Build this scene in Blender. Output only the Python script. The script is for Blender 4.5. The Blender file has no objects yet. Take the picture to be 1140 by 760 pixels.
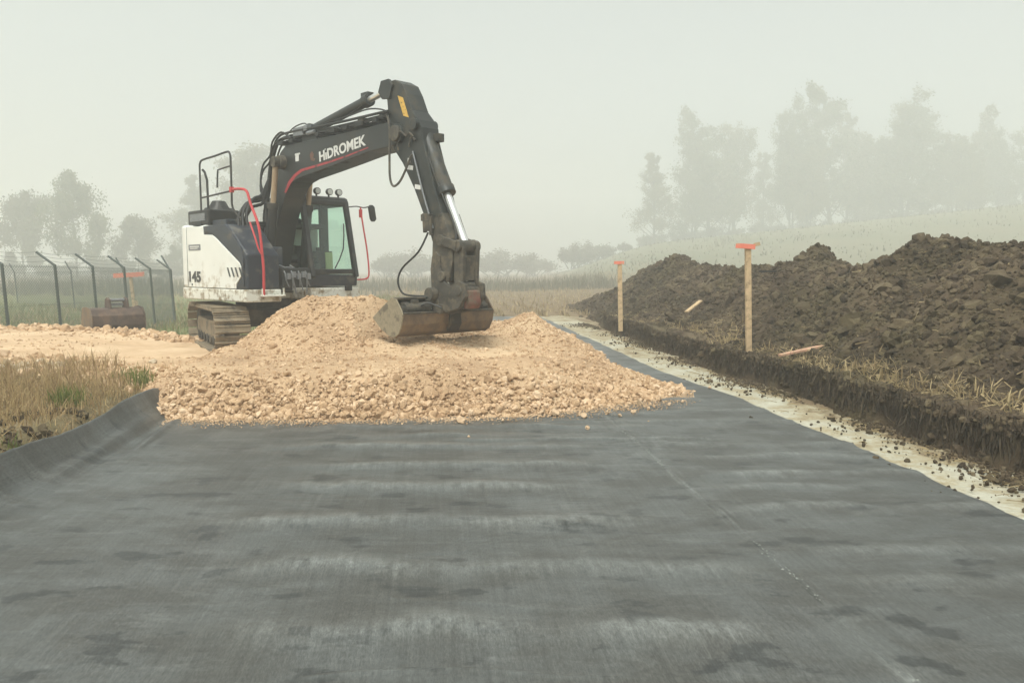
import bpy, math, random
import numpy as np
from mathutils import Vector, Matrix
random.seed(7)
RNG = np.random.default_rng(11)
scene = bpy.context.scene
COL = scene.collection
R = math.radians

# ------------------------------------------------------------------ noise
def _hash(ix, iy, seed):
    h = (ix.astype(np.int64)*374761393 + iy.astype(np.int64)*668265263 + seed*974711) & 0x7fffffff
    h = ((h ^ (h >> 13))*1274126177) & 0x7fffffff
    h = (h ^ (h >> 16)) & 0xffff
    return h/65535.0
def vnoise(x, y, seed=0):
    x = np.asarray(x, float); y = np.asarray(y, float)
    ix = np.floor(x); iy = np.floor(y); fx = x-ix; fy = y-iy
    fx = fx*fx*fx*(fx*(fx*6-15)+10); fy = fy*fy*fy*(fy*(fy*6-15)+10)
    a = _hash(ix, iy, seed); b = _hash(ix+1, iy, seed); c = _hash(ix, iy+1, seed); d = _hash(ix+1, iy+1, seed)
    return ((a*(1-fx)+b*fx)*(1-fy)+(c*(1-fx)+d*fx)*fy)*2-1
def fbm(x, y, octv=4, seed=0, gain=.5):
    v = 0; a = 1; f = 1; n = 0
    for i in range(octv):
        v = v + a*vnoise(np.asarray(x)*f+i*17.3, np.asarray(y)*f-i*9.1, seed+i*31); n += a; a *= gain; f *= 2.03
    return v/n
def sstep(a, b, x):
    t = np.clip((np.asarray(x, float)-a)/(b-a), 0, 1); return t*t*(3-2*t)

# ------------------------------------------------------------------ mesh helpers
def np_mesh(name, verts, faces_list, mats, parent=None, smooth=False, mat_idx=None):
    """verts Nx3; faces_list: list of int arrays (MxK), any K."""
    me = bpy.data.meshes.new(name)
    verts = np.asarray(verts, np.float32)
    me.vertices.add(len(verts)); me.vertices.foreach_set('co', verts.ravel())
    li = np.concatenate([f.ravel() for f in faces_list]).astype(np.int32)
    lt = np.concatenate([np.full(len(f), f.shape[1]) for f in faces_list]).astype(np.int32)
    ls = np.concatenate([[0], np.cumsum(lt)[:-1]]).astype(np.int32)
    me.loops.add(len(li)); me.loops.foreach_set('vertex_index', li)
    me.polygons.add(len(lt)); me.polygons.foreach_set('loop_start', ls)
    try: me.polygons.foreach_set('loop_total', lt)
    except Exception: pass
    me.polygons.foreach_set('use_smooth', np.full(len(lt), smooth))
    if mat_idx is not None: me.polygons.foreach_set('material_index', np.asarray(mat_idx, np.int32))
    me.update(calc_edges=True); me.validate()
    if not isinstance(mats, (list, tuple)): mats = [mats]
    for m in mats: me.materials.append(m)
    o = bpy.data.objects.new(name, me); COL.objects.link(o)
    if parent: o.parent = parent
    return o
def grid_faces(nu, nv):
    i = np.arange(nu-1)[:, None]; j = np.arange(nv-1)[None, :]
    a = (i*nv+j).ravel()
    return np.stack([a, a+nv, a+nv+1, a+1], 1)
def add_attr(o, name, vals):
    at = o.data.attributes.new(name, 'FLOAT', 'POINT'); at.data.foreach_set('value', np.asarray(vals, np.float32).ravel())
def tag(o, label, cat, group=None, kind=None):
    o['label'] = label; o['category'] = cat
    if group: o['group'] = group
    if kind: o['kind'] = kind
    return o
def empty(name, loc=(0,0,0), rz=0):
    o = bpy.data.objects.new(name, None); COL.objects.link(o); o.location = loc; o.rotation_euler = (0,0,rz)
    o.empty_display_size = .3
    return o
def dup(root, loc, rz=0, sc=None):
    r = root.copy(); COL.objects.link(r); r.location = loc; r.rotation_euler = (0,0,rz)
    if sc is not None: r.scale = sc
    for ch in list(root.children):
        c = ch.copy(); COL.objects.link(c); c.parent = r
        for g in ch.children:
            d = g.copy(); COL.objects.link(d); d.parent = c
    return r

class MB:
    def __init__(s): s.v = []; s.f = []; s.m = []; s.cur = 0
    def add(s, vs, fs):
        b = len(s.v); s.v += [tuple(p) for p in vs]
        for f in fs: s.f.append([b+i for i in f]); s.m.append(s.cur)
        return s
    def box(s, c, d, rot=None):
        x, y, z = d[0]/2, d[1]/2, d[2]/2
        vs = [Vector(p) for p in ((-x,-y,-z),(x,-y,-z),(x,y,-z),(-x,y,-z),(-x,-y,z),(x,-y,z),(x,y,z),(-x,y,z))]
        if rot is not None: vs = [rot @ p for p in vs]
        vs = [p+Vector(c) for p in vs]
        return s.add(vs, [(3,2,1,0),(4,5,6,7),(0,1,5,4),(1,2,6,5),(2,3,7,6),(3,0,4,7)])
    def beam(s, p0, p1, w, h, up=(0,0,1)):
        p0 = Vector(p0); p1 = Vector(p1); d = (p1-p0); L = d.length; d.normalize()
        u = Vector(up); sd = d.cross(u)
        if sd.length < 1e-4: sd = d.cross(Vector((1,0,0)))
        sd.normalize(); u = sd.cross(d)
        rot = Matrix((d, sd, u)).transposed()
        return s.box((p0+p1)/2, (L, w, h), rot)
    def cyl(s, p0, p1, r0, r1=None, n=16):
        if r1 is None: r1 = r0
        p0 = Vector(p0); p1 = Vector(p1); d = (p1-p0).normalized()
        a = d.orthogonal().normalized(); b = d.cross(a)
        vs = []
        for p, r in ((p0, r0), (p1, r1)):
            for i in range(n):
                t = 2*math.pi*i/n; vs.append(p+(a*math.cos(t)+b*math.sin(t))*r)
        fs = [(i, (i+1) % n, n+(i+1) % n, n+i) for i in range(n)]
        fs += [tuple(range(n-1,-1,-1)), tuple(range(n, 2*n))]
        return s.add(vs, fs)
    def tube(s, pts, r, n=8, smooth=4):
        P = [Vector(p) for p in pts]
        if smooth and len(P) > 2:
            Q = []
            for i in range(len(P)-1):
                a = P[max(i-1,0)]; b = P[i]; c = P[i+1]; d = P[min(i+2,len(P)-1)]
                for k in range(smooth):
                    t = k/smooth
                    Q.append(.5*((2*b)+(c-a)*t+(2*a-5*b+4*c-d)*t*t+(3*b-a-3*c+d)*t**3))
            Q.append(P[-1]); P = Q
        vs = []; prev = None
        for i, p in enumerate(P):
            d = (P[min(i+1,len(P)-1)]-P[max(i-1,0)])
            if d.length < 1e-6: d = Vector((0,0,1))
            d.normalize()
            a = d.orthogonal().normalized() if prev is None else (prev-d*prev.dot(d)).normalized()
            prev = a; b = d.cross(a)
            for k in range(n):
                t = 2*math.pi*k/n; rr = r if not isinstance(r, (list,tuple)) else r[0]+(r[1]-r[0])*i/(len(P)-1)
                vs.append(p+(a*math.cos(t)+b*math.sin(t))*rr)
        fs = []
        for i in range(len(P)-1):
            for k in range(n):
                fs.append((i*n+k, i*n+(k+1) % n, (i+1)*n+(k+1) % n, (i+1)*n+k))
        fs += [tuple(range(n-1,-1,-1)), tuple((len(P)-1)*n+k for k in range(n))]
        return s.add(vs, fs)
    def prism(s, prof, l0, l1, axis='y'):
        """profile of (f,z) extruded along l (axis y); axis 'z': profile (f,l) extruded in z."""
        n = len(prof)
        if axis == 'y': vs = [(p[0], l0, p[1]) for p in prof]+[(p[0], l1, p[1]) for p in prof]
        elif axis == 'z': vs = [(p[0], p[1], l0) for p in prof]+[(p[0], p[1], l1) for p in prof]
        else: vs = [(l0, p[0], p[1]) for p in prof]+[(l1, p[0], p[1]) for p in prof]
        fs = [(i, (i+1) % n, n+(i+1) % n, n+i) for i in range(n)]
        fs += [tuple(range(n-1,-1,-1)), tuple(range(n, 2*n))]
        return s.add(vs, fs)
    def sphere(s, c, r, n=12, m=8, sc=(1,1,1)):
        vs = []; c = Vector(c)
        for j in range(1, m):
            ph = math.pi*j/m
            for i in range(n):
                t = 2*math.pi*i/n
                vs.append(c+Vector((r*sc[0]*math.sin(ph)*math.cos(t), r*sc[1]*math.sin(ph)*math.sin(t), r*sc[2]*math.cos(ph))))
        b = len(vs); vs += [c+Vector((0,0,r*sc[2])), c-Vector((0,0,r*sc[2]))]
        fs = [(j*n+i, j*n+(i+1) % n, (j+1)*n+(i+1) % n, (j+1)*n+i) for j in range(m-2) for i in range(n)]
        fs += [(b, (i+1) % n, i) for i in range(n)]+[(b+1, (m-2)*n+i, (m-2)*n+(i+1) % n) for i in range(n)]
        return s.add(vs, fs)
    def build(s, name, mats, parent=None, bevel=0, smooth=False, xf=None):
        me = bpy.data.meshes.new(name)
        v = s.v if xf is None else [tuple(xf @ Vector(p)) for p in s.v]
        me.from_pydata(v, [], s.f)
        if not isinstance(mats, (list,tuple)): mats = [mats]
        for m in mats: me.materials.append(m)
        me.polygons.foreach_set('material_index', s.m)
        import bmesh
        bm = bmesh.new(); bm.from_mesh(me); bmesh.ops.recalc_face_normals(bm, faces=bm.faces); bm.to_mesh(me); bm.free()
        if smooth:
            me.polygons.foreach_set('use_smooth', [True]*len(me.polygons))
            try: me.set_sharp_from_angle(angle=R(40))
            except Exception: pass
        me.update()
        o = bpy.data.objects.new(name, me); COL.objects.link(o)
        if parent: o.parent = parent
        if bevel:
            b = o.modifiers.new('bevel', 'BEVEL'); b.width = bevel; b.segments = 2; b.limit_method = 'ANGLE'; b.angle_limit = R(35)
        return o

# ------------------------------------------------------------------ materials
def mat(name, base, rough=.8, metal=0, var=.0, vscale=5, dirt=None, dirt_amt=.0, dscale=3, bump=0, bscale=40, spec=.5, dirt_low=None, coord='Object', coat=0):
    """principled with two noise layers: small value variation and dirt/wear patches"""
    m = bpy.data.materials.new(name); m.use_nodes = True
    N = m.node_tree.nodes; L = m.node_tree.links; b = N['Principled BSDF']
    b.inputs['Roughness'].default_value = rough; b.inputs['Metallic'].default_value = metal
    b.inputs['Specular IOR Level'].default_value = spec
    if coat: b.inputs['Coat Weight'].default_value = coat
    tc = N.new('ShaderNodeTexCoord'); C = tc.outputs[coord]
    rgb = N.new('ShaderNodeRGB'); rgb.outputs[0].default_value = (*base, 1); cur = rgb.outputs[0]
    if var:
        n = N.new('ShaderNodeTexNoise'); n.inputs['Scale'].default_value = vscale; n.inputs['Detail'].default_value = 6; L.new(C, n.inputs['Vector'])
        mr = N.new('ShaderNodeMapRange'); mr.inputs['From Min'].default_value = .3; mr.inputs['From Max'].default_value = .7
        mr.inputs['To Min'].default_value = 1-var; mr.inputs['To Max'].default_value = 1+var; L.new(n.outputs['Fac'], mr.inputs['Value'])
        mx = N.new('ShaderNodeVectorMath'); mx.operation = 'SCALE'; L.new(cur, mx.inputs[0]); L.new(mr.outputs[0], mx.inputs['Scale']); cur = mx.outputs[0]
    if dirt:
        n = N.new('ShaderNodeTexNoise'); n.inputs['Scale'].default_value = dscale; n.inputs['Detail'].default_value = 8; n.inputs['Roughness'].default_value = .65; L.new(C, n.inputs['Vector'])
        cr = N.new('ShaderNodeMapRange'); cr.inputs['From Min'].default_value = .62-dirt_amt*.35; cr.inputs['From Max'].default_value = .72-dirt_amt*.25
        L.new(n.outputs['Fac'], cr.inputs['Value']); fac = cr.outputs[0]
        if dirt_low is not None:   # splashed mud reaching up to a height (z0 full, z1 none) on the machine itself
            sp = N.new('ShaderNodeSeparateXYZ'); L.new(C, sp.inputs[0])
            a = N.new('ShaderNodeMapRange'); a.inputs['From Min'].default_value = dirt_low[1]; a.inputs['From Max'].default_value = dirt_low[0]
            L.new(sp.outputs[2], a.inputs['Value'])
            ad = N.new('ShaderNodeMath'); ad.operation = 'MULTIPLY'; ad.use_clamp = True
            L.new(a.outputs[0], ad.inputs[0]); L.new(fac, ad.inputs[1]); fac = ad.outputs[0]
        mi = N.new('ShaderNodeMix'); mi.data_type = 'RGBA'; L.new(fac, mi.inputs['Factor']); L.new(cur, mi.inputs['A']); mi.inputs['B'].default_value = (*dirt, 1); cur = mi.outputs['Result']
        rm = N.new('ShaderNodeMapRange'); rm.inputs['To Min'].default_value = rough; rm.inputs['To Max'].default_value = .9; L.new(fac, rm.inputs['Value']); L.new(rm.outputs[0], b.inputs['Roughness'])
    L.new(cur, b.inputs['Base Color'])
    if bump:
        n = N.new('ShaderNodeTexNoise'); n.inputs['Scale'].default_value = bscale; n.inputs['Detail'].default_value = 6; L.new(C, n.inputs['Vector'])
        bp = N.new('ShaderNodeBump'); bp.inputs['Strength'].default_value = min(1, bump); bp.inputs['Distance'].default_value = .02; L.new(n.outputs['Fac'], bp.inputs['Height']); L.new(bp.outputs[0], b.inputs['Normal'])
    return m

MUD = (.20,.165,.12); DUST = (.27,.235,.18)
M = {}
M['white'] = mat('white_paint', (.72,.73,.69), .38, var=.04, vscale=2, dirt=(.36,.31,.23), dirt_amt=.28, dscale=5, dirt_low=(1.0,1.75), bump=.03, bscale=8)
M['skirt'] = mat('white_skirt_paint', (.66,.66,.60), .45, var=.06, vscale=3, dirt=(.25,.20,.13), dirt_amt=.42, dscale=6, bump=.05, bscale=12)
M['navy'] = mat('navy_paint', (.018,.024,.036), .42, var=.15, vscale=3, dirt=(.10,.095,.085), dirt_amt=.25, dscale=4)
M['boom'] = mat('dark_grey_paint', (.014,.017,.017), .42, var=.15, vscale=2, dirt=(.055,.054,.048), dirt_amt=.18, dscale=2.5)
M['armp'] = mat('dusty_grey_paint', (.014,.017,.016), .42, var=.15, vscale=3, dirt=(.075,.066,.05), dirt_amt=.3, dscale=3)
M['armmud'] = mat('mud_caked_steel', (.05,.045,.036), .7, var=.35, vscale=6, dirt=(.12,.10,.07), dirt_amt=.4, dscale=7, bump=.3, bscale=25)
M['black'] = mat('black_steel', (.011,.012,.012), .5, var=.2, dirt=(.06,.055,.045), dirt_amt=.3)
M['rubber'] = mat('black_hose_rubber', (.012,.013,.013), .55)
M['chrome'] = mat('chrome_rod', (.78,.78,.76), .3, .8)
M['dustyrod'] = mat('dusty_rod', (.42,.31,.2), .5, .35, var=.15, vscale=6)
M['red'] = mat('red_handrail_paint', (.48,.045,.05), .45, var=.1)
M['redstripe'] = mat('red_decal', (.36,.03,.04), .5, var=.15, vscale=4, dirt=(.07,.05,.045), dirt_amt=.3, dscale=4)
M['yellow'] = mat('yellow_decal', (.62,.38,.07), .5, var=.1, vscale=30, dirt=(.2,.13,.05), dirt_amt=.25, dscale=25)
M['letter'] = mat('white_lettering', (.62,.62,.6), .5, var=.08, vscale=12)
M['darkletter'] = mat('dark_lettering', (.035,.038,.04), .5)
M['steelrust'] = mat('worn_bucket_steel', (.145,.105,.075), .6, .25, var=.25, vscale=5, dirt=(.23,.165,.10), dirt_amt=.45, dscale=5, bump=.15, bscale=30)
M['bucketmud'] = mat('dry_mud_on_steel', (.26,.22,.15), .85, var=.25, vscale=6, dirt=(.12,.10,.07), dirt_amt=.35, dscale=6, bump=.3, bscale=18)
M['rust'] = mat('dark_rust', (.075,.05,.04), .85, var=.3, vscale=6, dirt=(.13,.085,.06), dirt_amt=.35, dscale=5, bump=.25, bscale=30)
M['rustred'] = mat('worn_red_paint', (.16,.06,.045), .7, var=.3, vscale=9, dirt=(.13,.1,.07), dirt_amt=.5, dscale=10)
M['track'] = mat('muddy_track_steel', (.13,.105,.075), .8, .1, var=.3, vscale=5, dirt=(.24,.19,.125), dirt_amt=.75, dscale=5, bump=.35, bscale=20)
M['under'] = mat('undercarriage_grime', (.04,.036,.03), .85, var=.3, dirt=(.12,.095,.065), dirt_amt=.4)
M['lamp'] = mat('lamp_glass', (.5,.52,.5), .15, .3)
M['fencepost'] = mat('dark_green_post', (.035,.055,.05), .5, var=.15, vscale=3)
M['wire'] = mat('galvanised_wire', (.14,.16,.155), .5, .5)
M['wood'] = mat('pine_stake', (.50,.36,.21), .75, var=.18, vscale=9, dirt=(.27,.19,.11), dirt_amt=.3, dscale=8, bump=.1, bscale=60)
M['woodred'] = mat('red_sprayed_lath', (.72,.20,.13), .7, var=.15, vscale=7, dirt=(.55,.38,.24), dirt_amt=.3, dscale=9)
M['woodpink'] = mat('faded_pink_lath', (.52,.30,.20), .75, var=.2, vscale=6, dirt=(.35,.24,.15), dirt_amt=.35, dscale=8)
M['interior'] = mat('cab_interior', (.05,.053,.053), .7, var=.1)
M['seat'] = mat('seat_fabric', (.03,.032,.034), .9)
M['sheet'] = mat('pale_yellow_sheet', (.52,.55,.28), .7, var=.1)
M['greyplate'] = mat('grey_plate', (.17,.18,.19), .5, var=.2, vscale=30)

def glass():
    m = bpy.data.materials.new('cab_glass'); m.use_nodes = True
    N = m.node_tree.nodes; L = m.node_tree.links; N.clear()
    out = N.new('ShaderNodeOutputMaterial'); mx = N.new('ShaderNodeMixShader'); t = N.new('ShaderNodeBsdfTransparent'); g = N.new('ShaderNodeBsdfGlossy')
    t.inputs[0].default_value = (.88,.96,.92,1); g.inputs['Roughness'].default_value = .03; g.inputs[0].default_value = (.9,.95,.93,1)
    f = N.new('ShaderNodeLayerWeight'); f.inputs[0].default_value = .5; pw = N.new('ShaderNodeMath'); pw.operation = 'POWER'; pw.inputs[1].default_value = 4; L.new(f.outputs['Facing'], pw.inputs[0])
    ma = N.new('ShaderNodeMath'); ma.operation = 'MULTIPLY_ADD'; ma.inputs[1].default_value = .6; ma.inputs[2].default_value = .035; L.new(pw.outputs[0], ma.inputs[0]); L.new(ma.outputs[0], mx.inputs[0]); L.new(t.outputs[0], mx.inputs[1]); L.new(g.outputs[0], mx.inputs[2]); L.new(mx.outputs[0], out.inputs[0])
    return m
M['glass'] = glass()

def stone_mat(name, c1, c2, c3, scale=9, perisland=True, bump=.4, bscale=60, rough=.9, tint2=None):
    m = bpy.data.materials.new(name); m.use_nodes = True
    N = m.node_tree.nodes; L = m.node_tree.links; b = N['Principled BSDF']; b.inputs['Roughness'].default_value = rough; b.inputs['Specular IOR Level'].default_value = .25
    geo = N.new('ShaderNodeNewGeometry'); tc = N.new('ShaderNodeTexCoord')
    n = N.new('ShaderNodeTexNoise'); n.inputs['Scale'].default_value = scale; n.inputs['Detail'].default_value = 8; n.inputs['Roughness'].default_value = .6; L.new(tc.outputs['Object'], n.inputs['Vector'])
    n2 = N.new('ShaderNodeTexNoise'); n2.inputs['Scale'].default_value = .9; n2.inputs['Detail'].default_value = 3; L.new(tc.outputs['Object'], n2.inputs['Vector'])
    add = N.new('ShaderNodeMath'); add.operation = 'ADD'
    if perisland:
        s1 = N.new('ShaderNodeMath'); s1.operation = 'MULTIPLY_ADD'; L.new(geo.outputs['Random Per Island'], s1.inputs[0]); s1.inputs[1].default_value = .55; s1.inputs[2].default_value = .22
        L.new(s1.outputs[0], add.inputs[0])
    else: L.new(n2.outputs['Fac'], add.inputs[0])
    s2 = N.new('ShaderNodeMath'); s2.operation = 'MULTIPLY_ADD'; L.new(n.outputs['Fac'], s2.inputs[0]); s2.inputs[1].default_value = .9; s2.inputs[2].default_value = -.45
    L.new(s2.outputs[0], add.inputs[1])
    ad2 = N.new('ShaderNodeMath'); ad2.operation = 'MULTIPLY_ADD'; L.new(n2.outputs['Fac'], ad2.inputs[0]); ad2.inputs[1].default_value = .5; ad2.inputs[2].default_value = -.25
    ad3 = N.new('ShaderNodeMath'); ad3.operation = 'ADD'; L.new(add.outputs[0], ad3.inputs[0]); L.new(ad2.outputs[0], ad3.inputs[1])
    cr = N.new('ShaderNodeValToRGB'); e = cr.color_ramp.elements
    e[0].position = .12; e[0].color = (*c1, 1); e[1].position = .88; e[1].color = (*c3, 1); x = e.new(.5); x.color = (*c2, 1)
    L.new(ad3.outputs[0], cr.inputs[0]); L.new(cr.outputs[0], b.inputs['Base Color'])
    if tint2:      # broad patches of another, wetter or turfier soil
        n4 = N.new('ShaderNodeTexNoise'); n4.inputs['Scale'].default_value = .55; n4.inputs['Detail'].default_value = 5; n4.inputs['Roughness'].default_value = .6; L.new(tc.outputs['Object'], n4.inputs['Vector'])
        mr = N.new('ShaderNodeMapRange'); mr.inputs['From Min'].default_value = .42; mr.inputs['From Max'].default_value = .58; L.new(n4.outputs['Fac'], mr.inputs['Value'])
        mm = N.new('ShaderNodeMix'); mm.data_type = 'RGBA'; mm.blend_type = 'MULTIPLY'; L.new(mr.outputs[0], mm.inputs['Factor']); L.new(cr.outputs[0], mm.inputs['A']); mm.inputs['B'].default_value = (*tint2, 1); L.new(mm.outputs['Result'], b.inputs['Base Color'])
    n3 = N.new('ShaderNodeTexNoise'); n3.inputs['Scale'].default_value = bscale; n3.inputs['Detail'].default_value = 5; L.new(tc.outputs['Object'], n3.inputs['Vector'])
    bp = N.new('ShaderNodeBump'); bp.inputs['Strength'].default_value = bump; bp.inputs['Distance'].default_value = .02; L.new(n3.outputs['Fac'], bp.inputs['Height']); L.new(bp.outputs[0], b.inputs['Normal'])
    return m
M['stone'] = stone_mat('crushed_limestone', (.31,.195,.11), (.48,.325,.195), (.66,.49,.335), bscale=45)
M['stonebase'] = stone_mat('limestone_fines', (.36,.235,.14), (.49,.335,.205), (.60,.44,.28), scale=26, perisland=False, bscale=70, bump=.9)
M['road'] = stone_mat('compacted_limestone', (.42,.28,.165), (.53,.37,.23), (.62,.46,.30), scale=7, perisland=False, bscale=50, bump=.4)
M['palestone'] = stone_mat('pale_rubble', (.34,.25,.16), (.46,.37,.26), (.56,.47,.36), bscale=40)
M['soil'] = stone_mat('wet_topsoil', (.036,.025,.015), (.080,.056,.034), (.14,.108,.064), scale=4, tint2=(.70,.72,.62), perisland=False, bscale=35, bump=.8)
M['clod'] = stone_mat('soil_clod', (.036,.025,.016), (.080,.057,.035), (.145,.112,.066), scale=8, tint2=(.70,.72,.62), bscale=45, bump=.7)
M['chalk'] = None

def blade_mat(name, cols, trans=.25):
    m = bpy.data.materials.new(name); m.use_nodes = True
    N = m.node_tree.nodes; L = m.node_tree.links; b = N['Principled BSDF']; b.inputs['Roughness'].default_value = .7; b.inputs['Specular IOR Level'].default_value = .2
    geo = N.new('ShaderNodeNewGeometry'); cr = N.new('ShaderNodeValToRGB'); e = cr.color_ramp.elements
    e[0].position = 0; e[0].color = (*cols[0], 1); e[1].position = 1; e[1].color = (*cols[-1], 1)
    for i, c in enumerate(cols[1:-1]): x = e.new((i+1)/(len(cols)-1)); x.color = (*c, 1)
    L.new(geo.outputs['Random Per Island'], cr.inputs[0]); L.new(cr.outputs[0], b.inputs['Base Color'])
    if trans:
        out = N['Material Output']; t = N.new('ShaderNodeBsdfTranslucent'); L.new(cr.outputs[0], t.inputs[0]); mx = N.new('ShaderNodeMixShader'); mx.inputs[0].default_value = trans
        L.new(b.outputs[0], mx.inputs[1]); L.new(t.outputs[0], mx.inputs[2]); L.new(mx.outputs[0], out.inputs[0])
    return m
M['drygrass'] = blade_mat('dry_grass', [(.22,.145,.075), (.40,.285,.14), (.48,.36,.19), (.27,.175,.095), (.34,.26,.12)])
M['greengrass'] = blade_mat('green_grass', [(.10,.13,.03), (.15,.18,.045), (.22,.22,.07)])
M['meadow'] = blade_mat('meadow_grass', [(.09,.13,.04), (.14,.17,.055), (.20,.20,.08), (.24,.20,.10)])
M['stalk'] = blade_mat('corn_stalk', [(.24,.175,.09), (.34,.26,.14), (.43,.34,.19), (.18,.125,.065)], .15)
M['stubble'] = blade_mat('field_stubble', [(.25,.18,.10), (.34,.26,.15), (.42,.33,.20), (.18,.14,.08)], .1)
M['leafA'] = blade_mat('autumn_birch_leaf', [(.17,.175,.105), (.22,.21,.125), (.27,.235,.15)], .4)
M['leafB'] = blade_mat('green_poplar_leaf', [(.14,.155,.095), (.18,.19,.115), (.22,.215,.135)], .4)
M['leafC'] = blade_mat('brown_thicket_leaf', [(.15,.145,.105), (.19,.175,.125), (.22,.20,.145)], .3)
M['bark'] = mat('pale_bark', (.13,.12,.10), .9, var=.3, vscale=2)
M['fibre'] = blade_mat('dark_root_fibre', [(.030,.022,.015), (.06,.045,.03), (.11,.085,.055)], 0)
M['roots'] = blade_mat('pale_root', [(.16,.13,.09), (.30,.27,.19), (.08,.06,.045)], 0)

# ------------------------------------------------------------------ scatter helpers
def rot_mats(n, rng, tilt=1.0):
    q = rng.normal(size=(n,4)); q[:,1:3] *= tilt; q /= np.linalg.norm(q, axis=1)[:,None]
    w,x,y,z = q.T
    return np.stack([np.stack([1-2*(y*y+z*z),2*(x*y-z*w),2*(x*z+y*w)],1), np.stack([2*(x*y+z*w),1-2*(x*x+z*z),2*(y*z-x*w)],1), np.stack([2*(x*z-y*w),2*(y*z+x*w),1-2*(x*x+y*y)],1)],1)
def ico(level):
    import bmesh
    bm = bmesh.new(); bmesh.ops.create_icosphere(bm, subdivisions=level, radius=1)
    v = np.array([p.co[:] for p in bm.verts]); f = np.array([[q.index for q in p.verts] for p in bm.faces]); bm.free(); return v, f
ICO = {1: ico(1), 2: ico(2)}
def rock_templates(level, k, rng, rough=.3, cuts=4):
    v, f = ICO[level]; out = []
    for i in range(k):
        p = v*(1+rng.normal(0, rough*.4, (len(v),1)))
        for c in range(cuts):          # flatten with random planes: broken faces
            d = rng.normal(size=3); d /= np.linalg.norm(d); lim = rng.uniform(.45,.8)
            e = np.maximum(p@d-lim, 0); p = p-e[:,None]*d
        p = p*rng.uniform(.65,1.15,3); out.append(p)
    return np.stack(out), f
def scatter_rocks(pts, sizes, level, rng, rough=.3, cuts=4, squash=1.0, k=14):
    T, f = rock_templates(level, k, rng, rough, cuts)
    n = len(pts); ti = rng.integers(0, k, n); Rm = rot_mats(n, rng)
    V = np.einsum('nij,nvj->nvi', Rm, T[ti])*np.asarray(sizes)[:,None,None]
    V[:,:,2] *= squash
    V += np.asarray(pts)[:,None,:]
    F = (f[None]+(np.arange(n)*T.shape[1])[:,None,None]).reshape(-1,3)
    return V.reshape(-1,3), F
def merge(parts):
    V = []; F = []; b = 0
    for v, fs in parts:
        V.append(v)
        for f in fs: F.append(np.asarray(f)+b)
        b += len(v)
    return np.concatenate(V), F
def blades(pts, h, w, rng, lean=.35, droop=.5, dirs=None):
    """grass-like blades: base quad + tip triangle. pts Nx3, h N, w N"""
    n = len(pts); a = rng.uniform(0, 2*np.pi, n); d = np.stack([np.cos(a), np.sin(a), 0*a], 1)
    if dirs is not None: d = dirs
    la = np.abs(rng.normal(0, lean, n))[:,None]; t = rng.uniform(0, 2*np.pi, n); sd = np.stack([np.cos(t), np.sin(t), 0*t], 1)*(w/2)[:,None]
    up = np.array([0,0,1.0]); H = h[:,None]
    mid = pts+up*H*.55*np.cos(la)+d*H*.55*np.sin(la)
    la2 = la+np.abs(rng.normal(0, droop, n))[:,None]
    tip = mid+up*H*.45*np.cos(la2)+d*H*.45*np.sin(la2)
    V = np.stack([pts-sd, pts+sd, mid+sd*.8, mid-sd*.8, tip], 1).reshape(-1,3)
    b = np.arange(n)*5
    return V, [np.stack([b,b+1,b+2,b+3],1), np.stack([b+3,b+2,b+4],1)]
# ------------------------------------------------------------------ camera, world, light
K = .0985                       # the road runs at a slight angle to the camera: s = across the road, Y = along it
CAMZ = 1.6
cam = bpy.data.cameras.new('camera'); co = bpy.data.objects.new('camera', cam); COL.objects.link(co)
co.location = (0,0,CAMZ); co.rotation_euler = (R(90-5.31),0,0); cam.sensor_width = 36; cam.lens = 861/1140*36; cam.clip_end = 3000; cam.clip_start = .05
scene.camera = co
SUN_EL, SUN_AZ = 62, 200
w = bpy.data.worlds.new('World'); scene.world = w; w.use_nodes = True
N = w.node_tree.nodes; L = w.node_tree.links; bg = N['Background']
sky = N.new('ShaderNodeTexSky'); sky.sky_type = 'NISHITA'; sky.sun_disc = False; sky.sun_elevation = R(SUN_EL); sky.sun_rotation = R(SUN_AZ); sky.dust_density = 6; sky.air_density = 1.0; sky.ozone_density = 1
hs = N.new('ShaderNodeHueSaturation'); hs.inputs['Saturation'].default_value = .10
tint = N.new('ShaderNodeMix'); tint.data_type = 'RGBA'; tint.blend_type = 'MULTIPLY'; tint.inputs['Factor'].default_value = 1; tint.inputs['B'].default_value = (.925,1.0,.965,1)
L.new(sky.outputs[0], hs.inputs['Color']); L.new(hs.outputs[0], tint.inputs['A']); L.new(tint.outputs['Result'], bg.inputs['Color']); bg.inputs['Strength'].default_value = .15
sl = bpy.data.lights.new('sun', 'SUN'); so = bpy.data.objects.new('sun', sl); COL.objects.link(so)
sl.energy = 1.5; sl.angle = R(16); sl.color = (1,.92,.80)
az = R(SUN_AZ); el = R(SUN_EL); sd = Vector((math.sin(az)*math.cos(el), math.cos(az)*math.cos(el), math.sin(el)))
so.rotation_euler = sd.to_track_quat('Z','Y').to_euler(); so.location = (0,0,60)
scene.view_settings.view_transform = 'Standard'; scene.view_settings.look = 'None'; scene.view_settings.exposure = 0.54; scene.view_settings.gamma = 1
scene.cycles.use_denoising = True
try: scene.cycles.denoiser = 'OPENIMAGEDENOISE'; scene.cycles.denoising_prefilter = 'ACCURATE'
except Exception: pass
scene.cycles.volume_bounces = 2; scene.cycles.max_bounces = 8; scene.cycles.transparent_max_bounces = 16
scene.cycles.diffuse_bounces = 3
scene.cycles.use_adaptive_sampling = False

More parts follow.
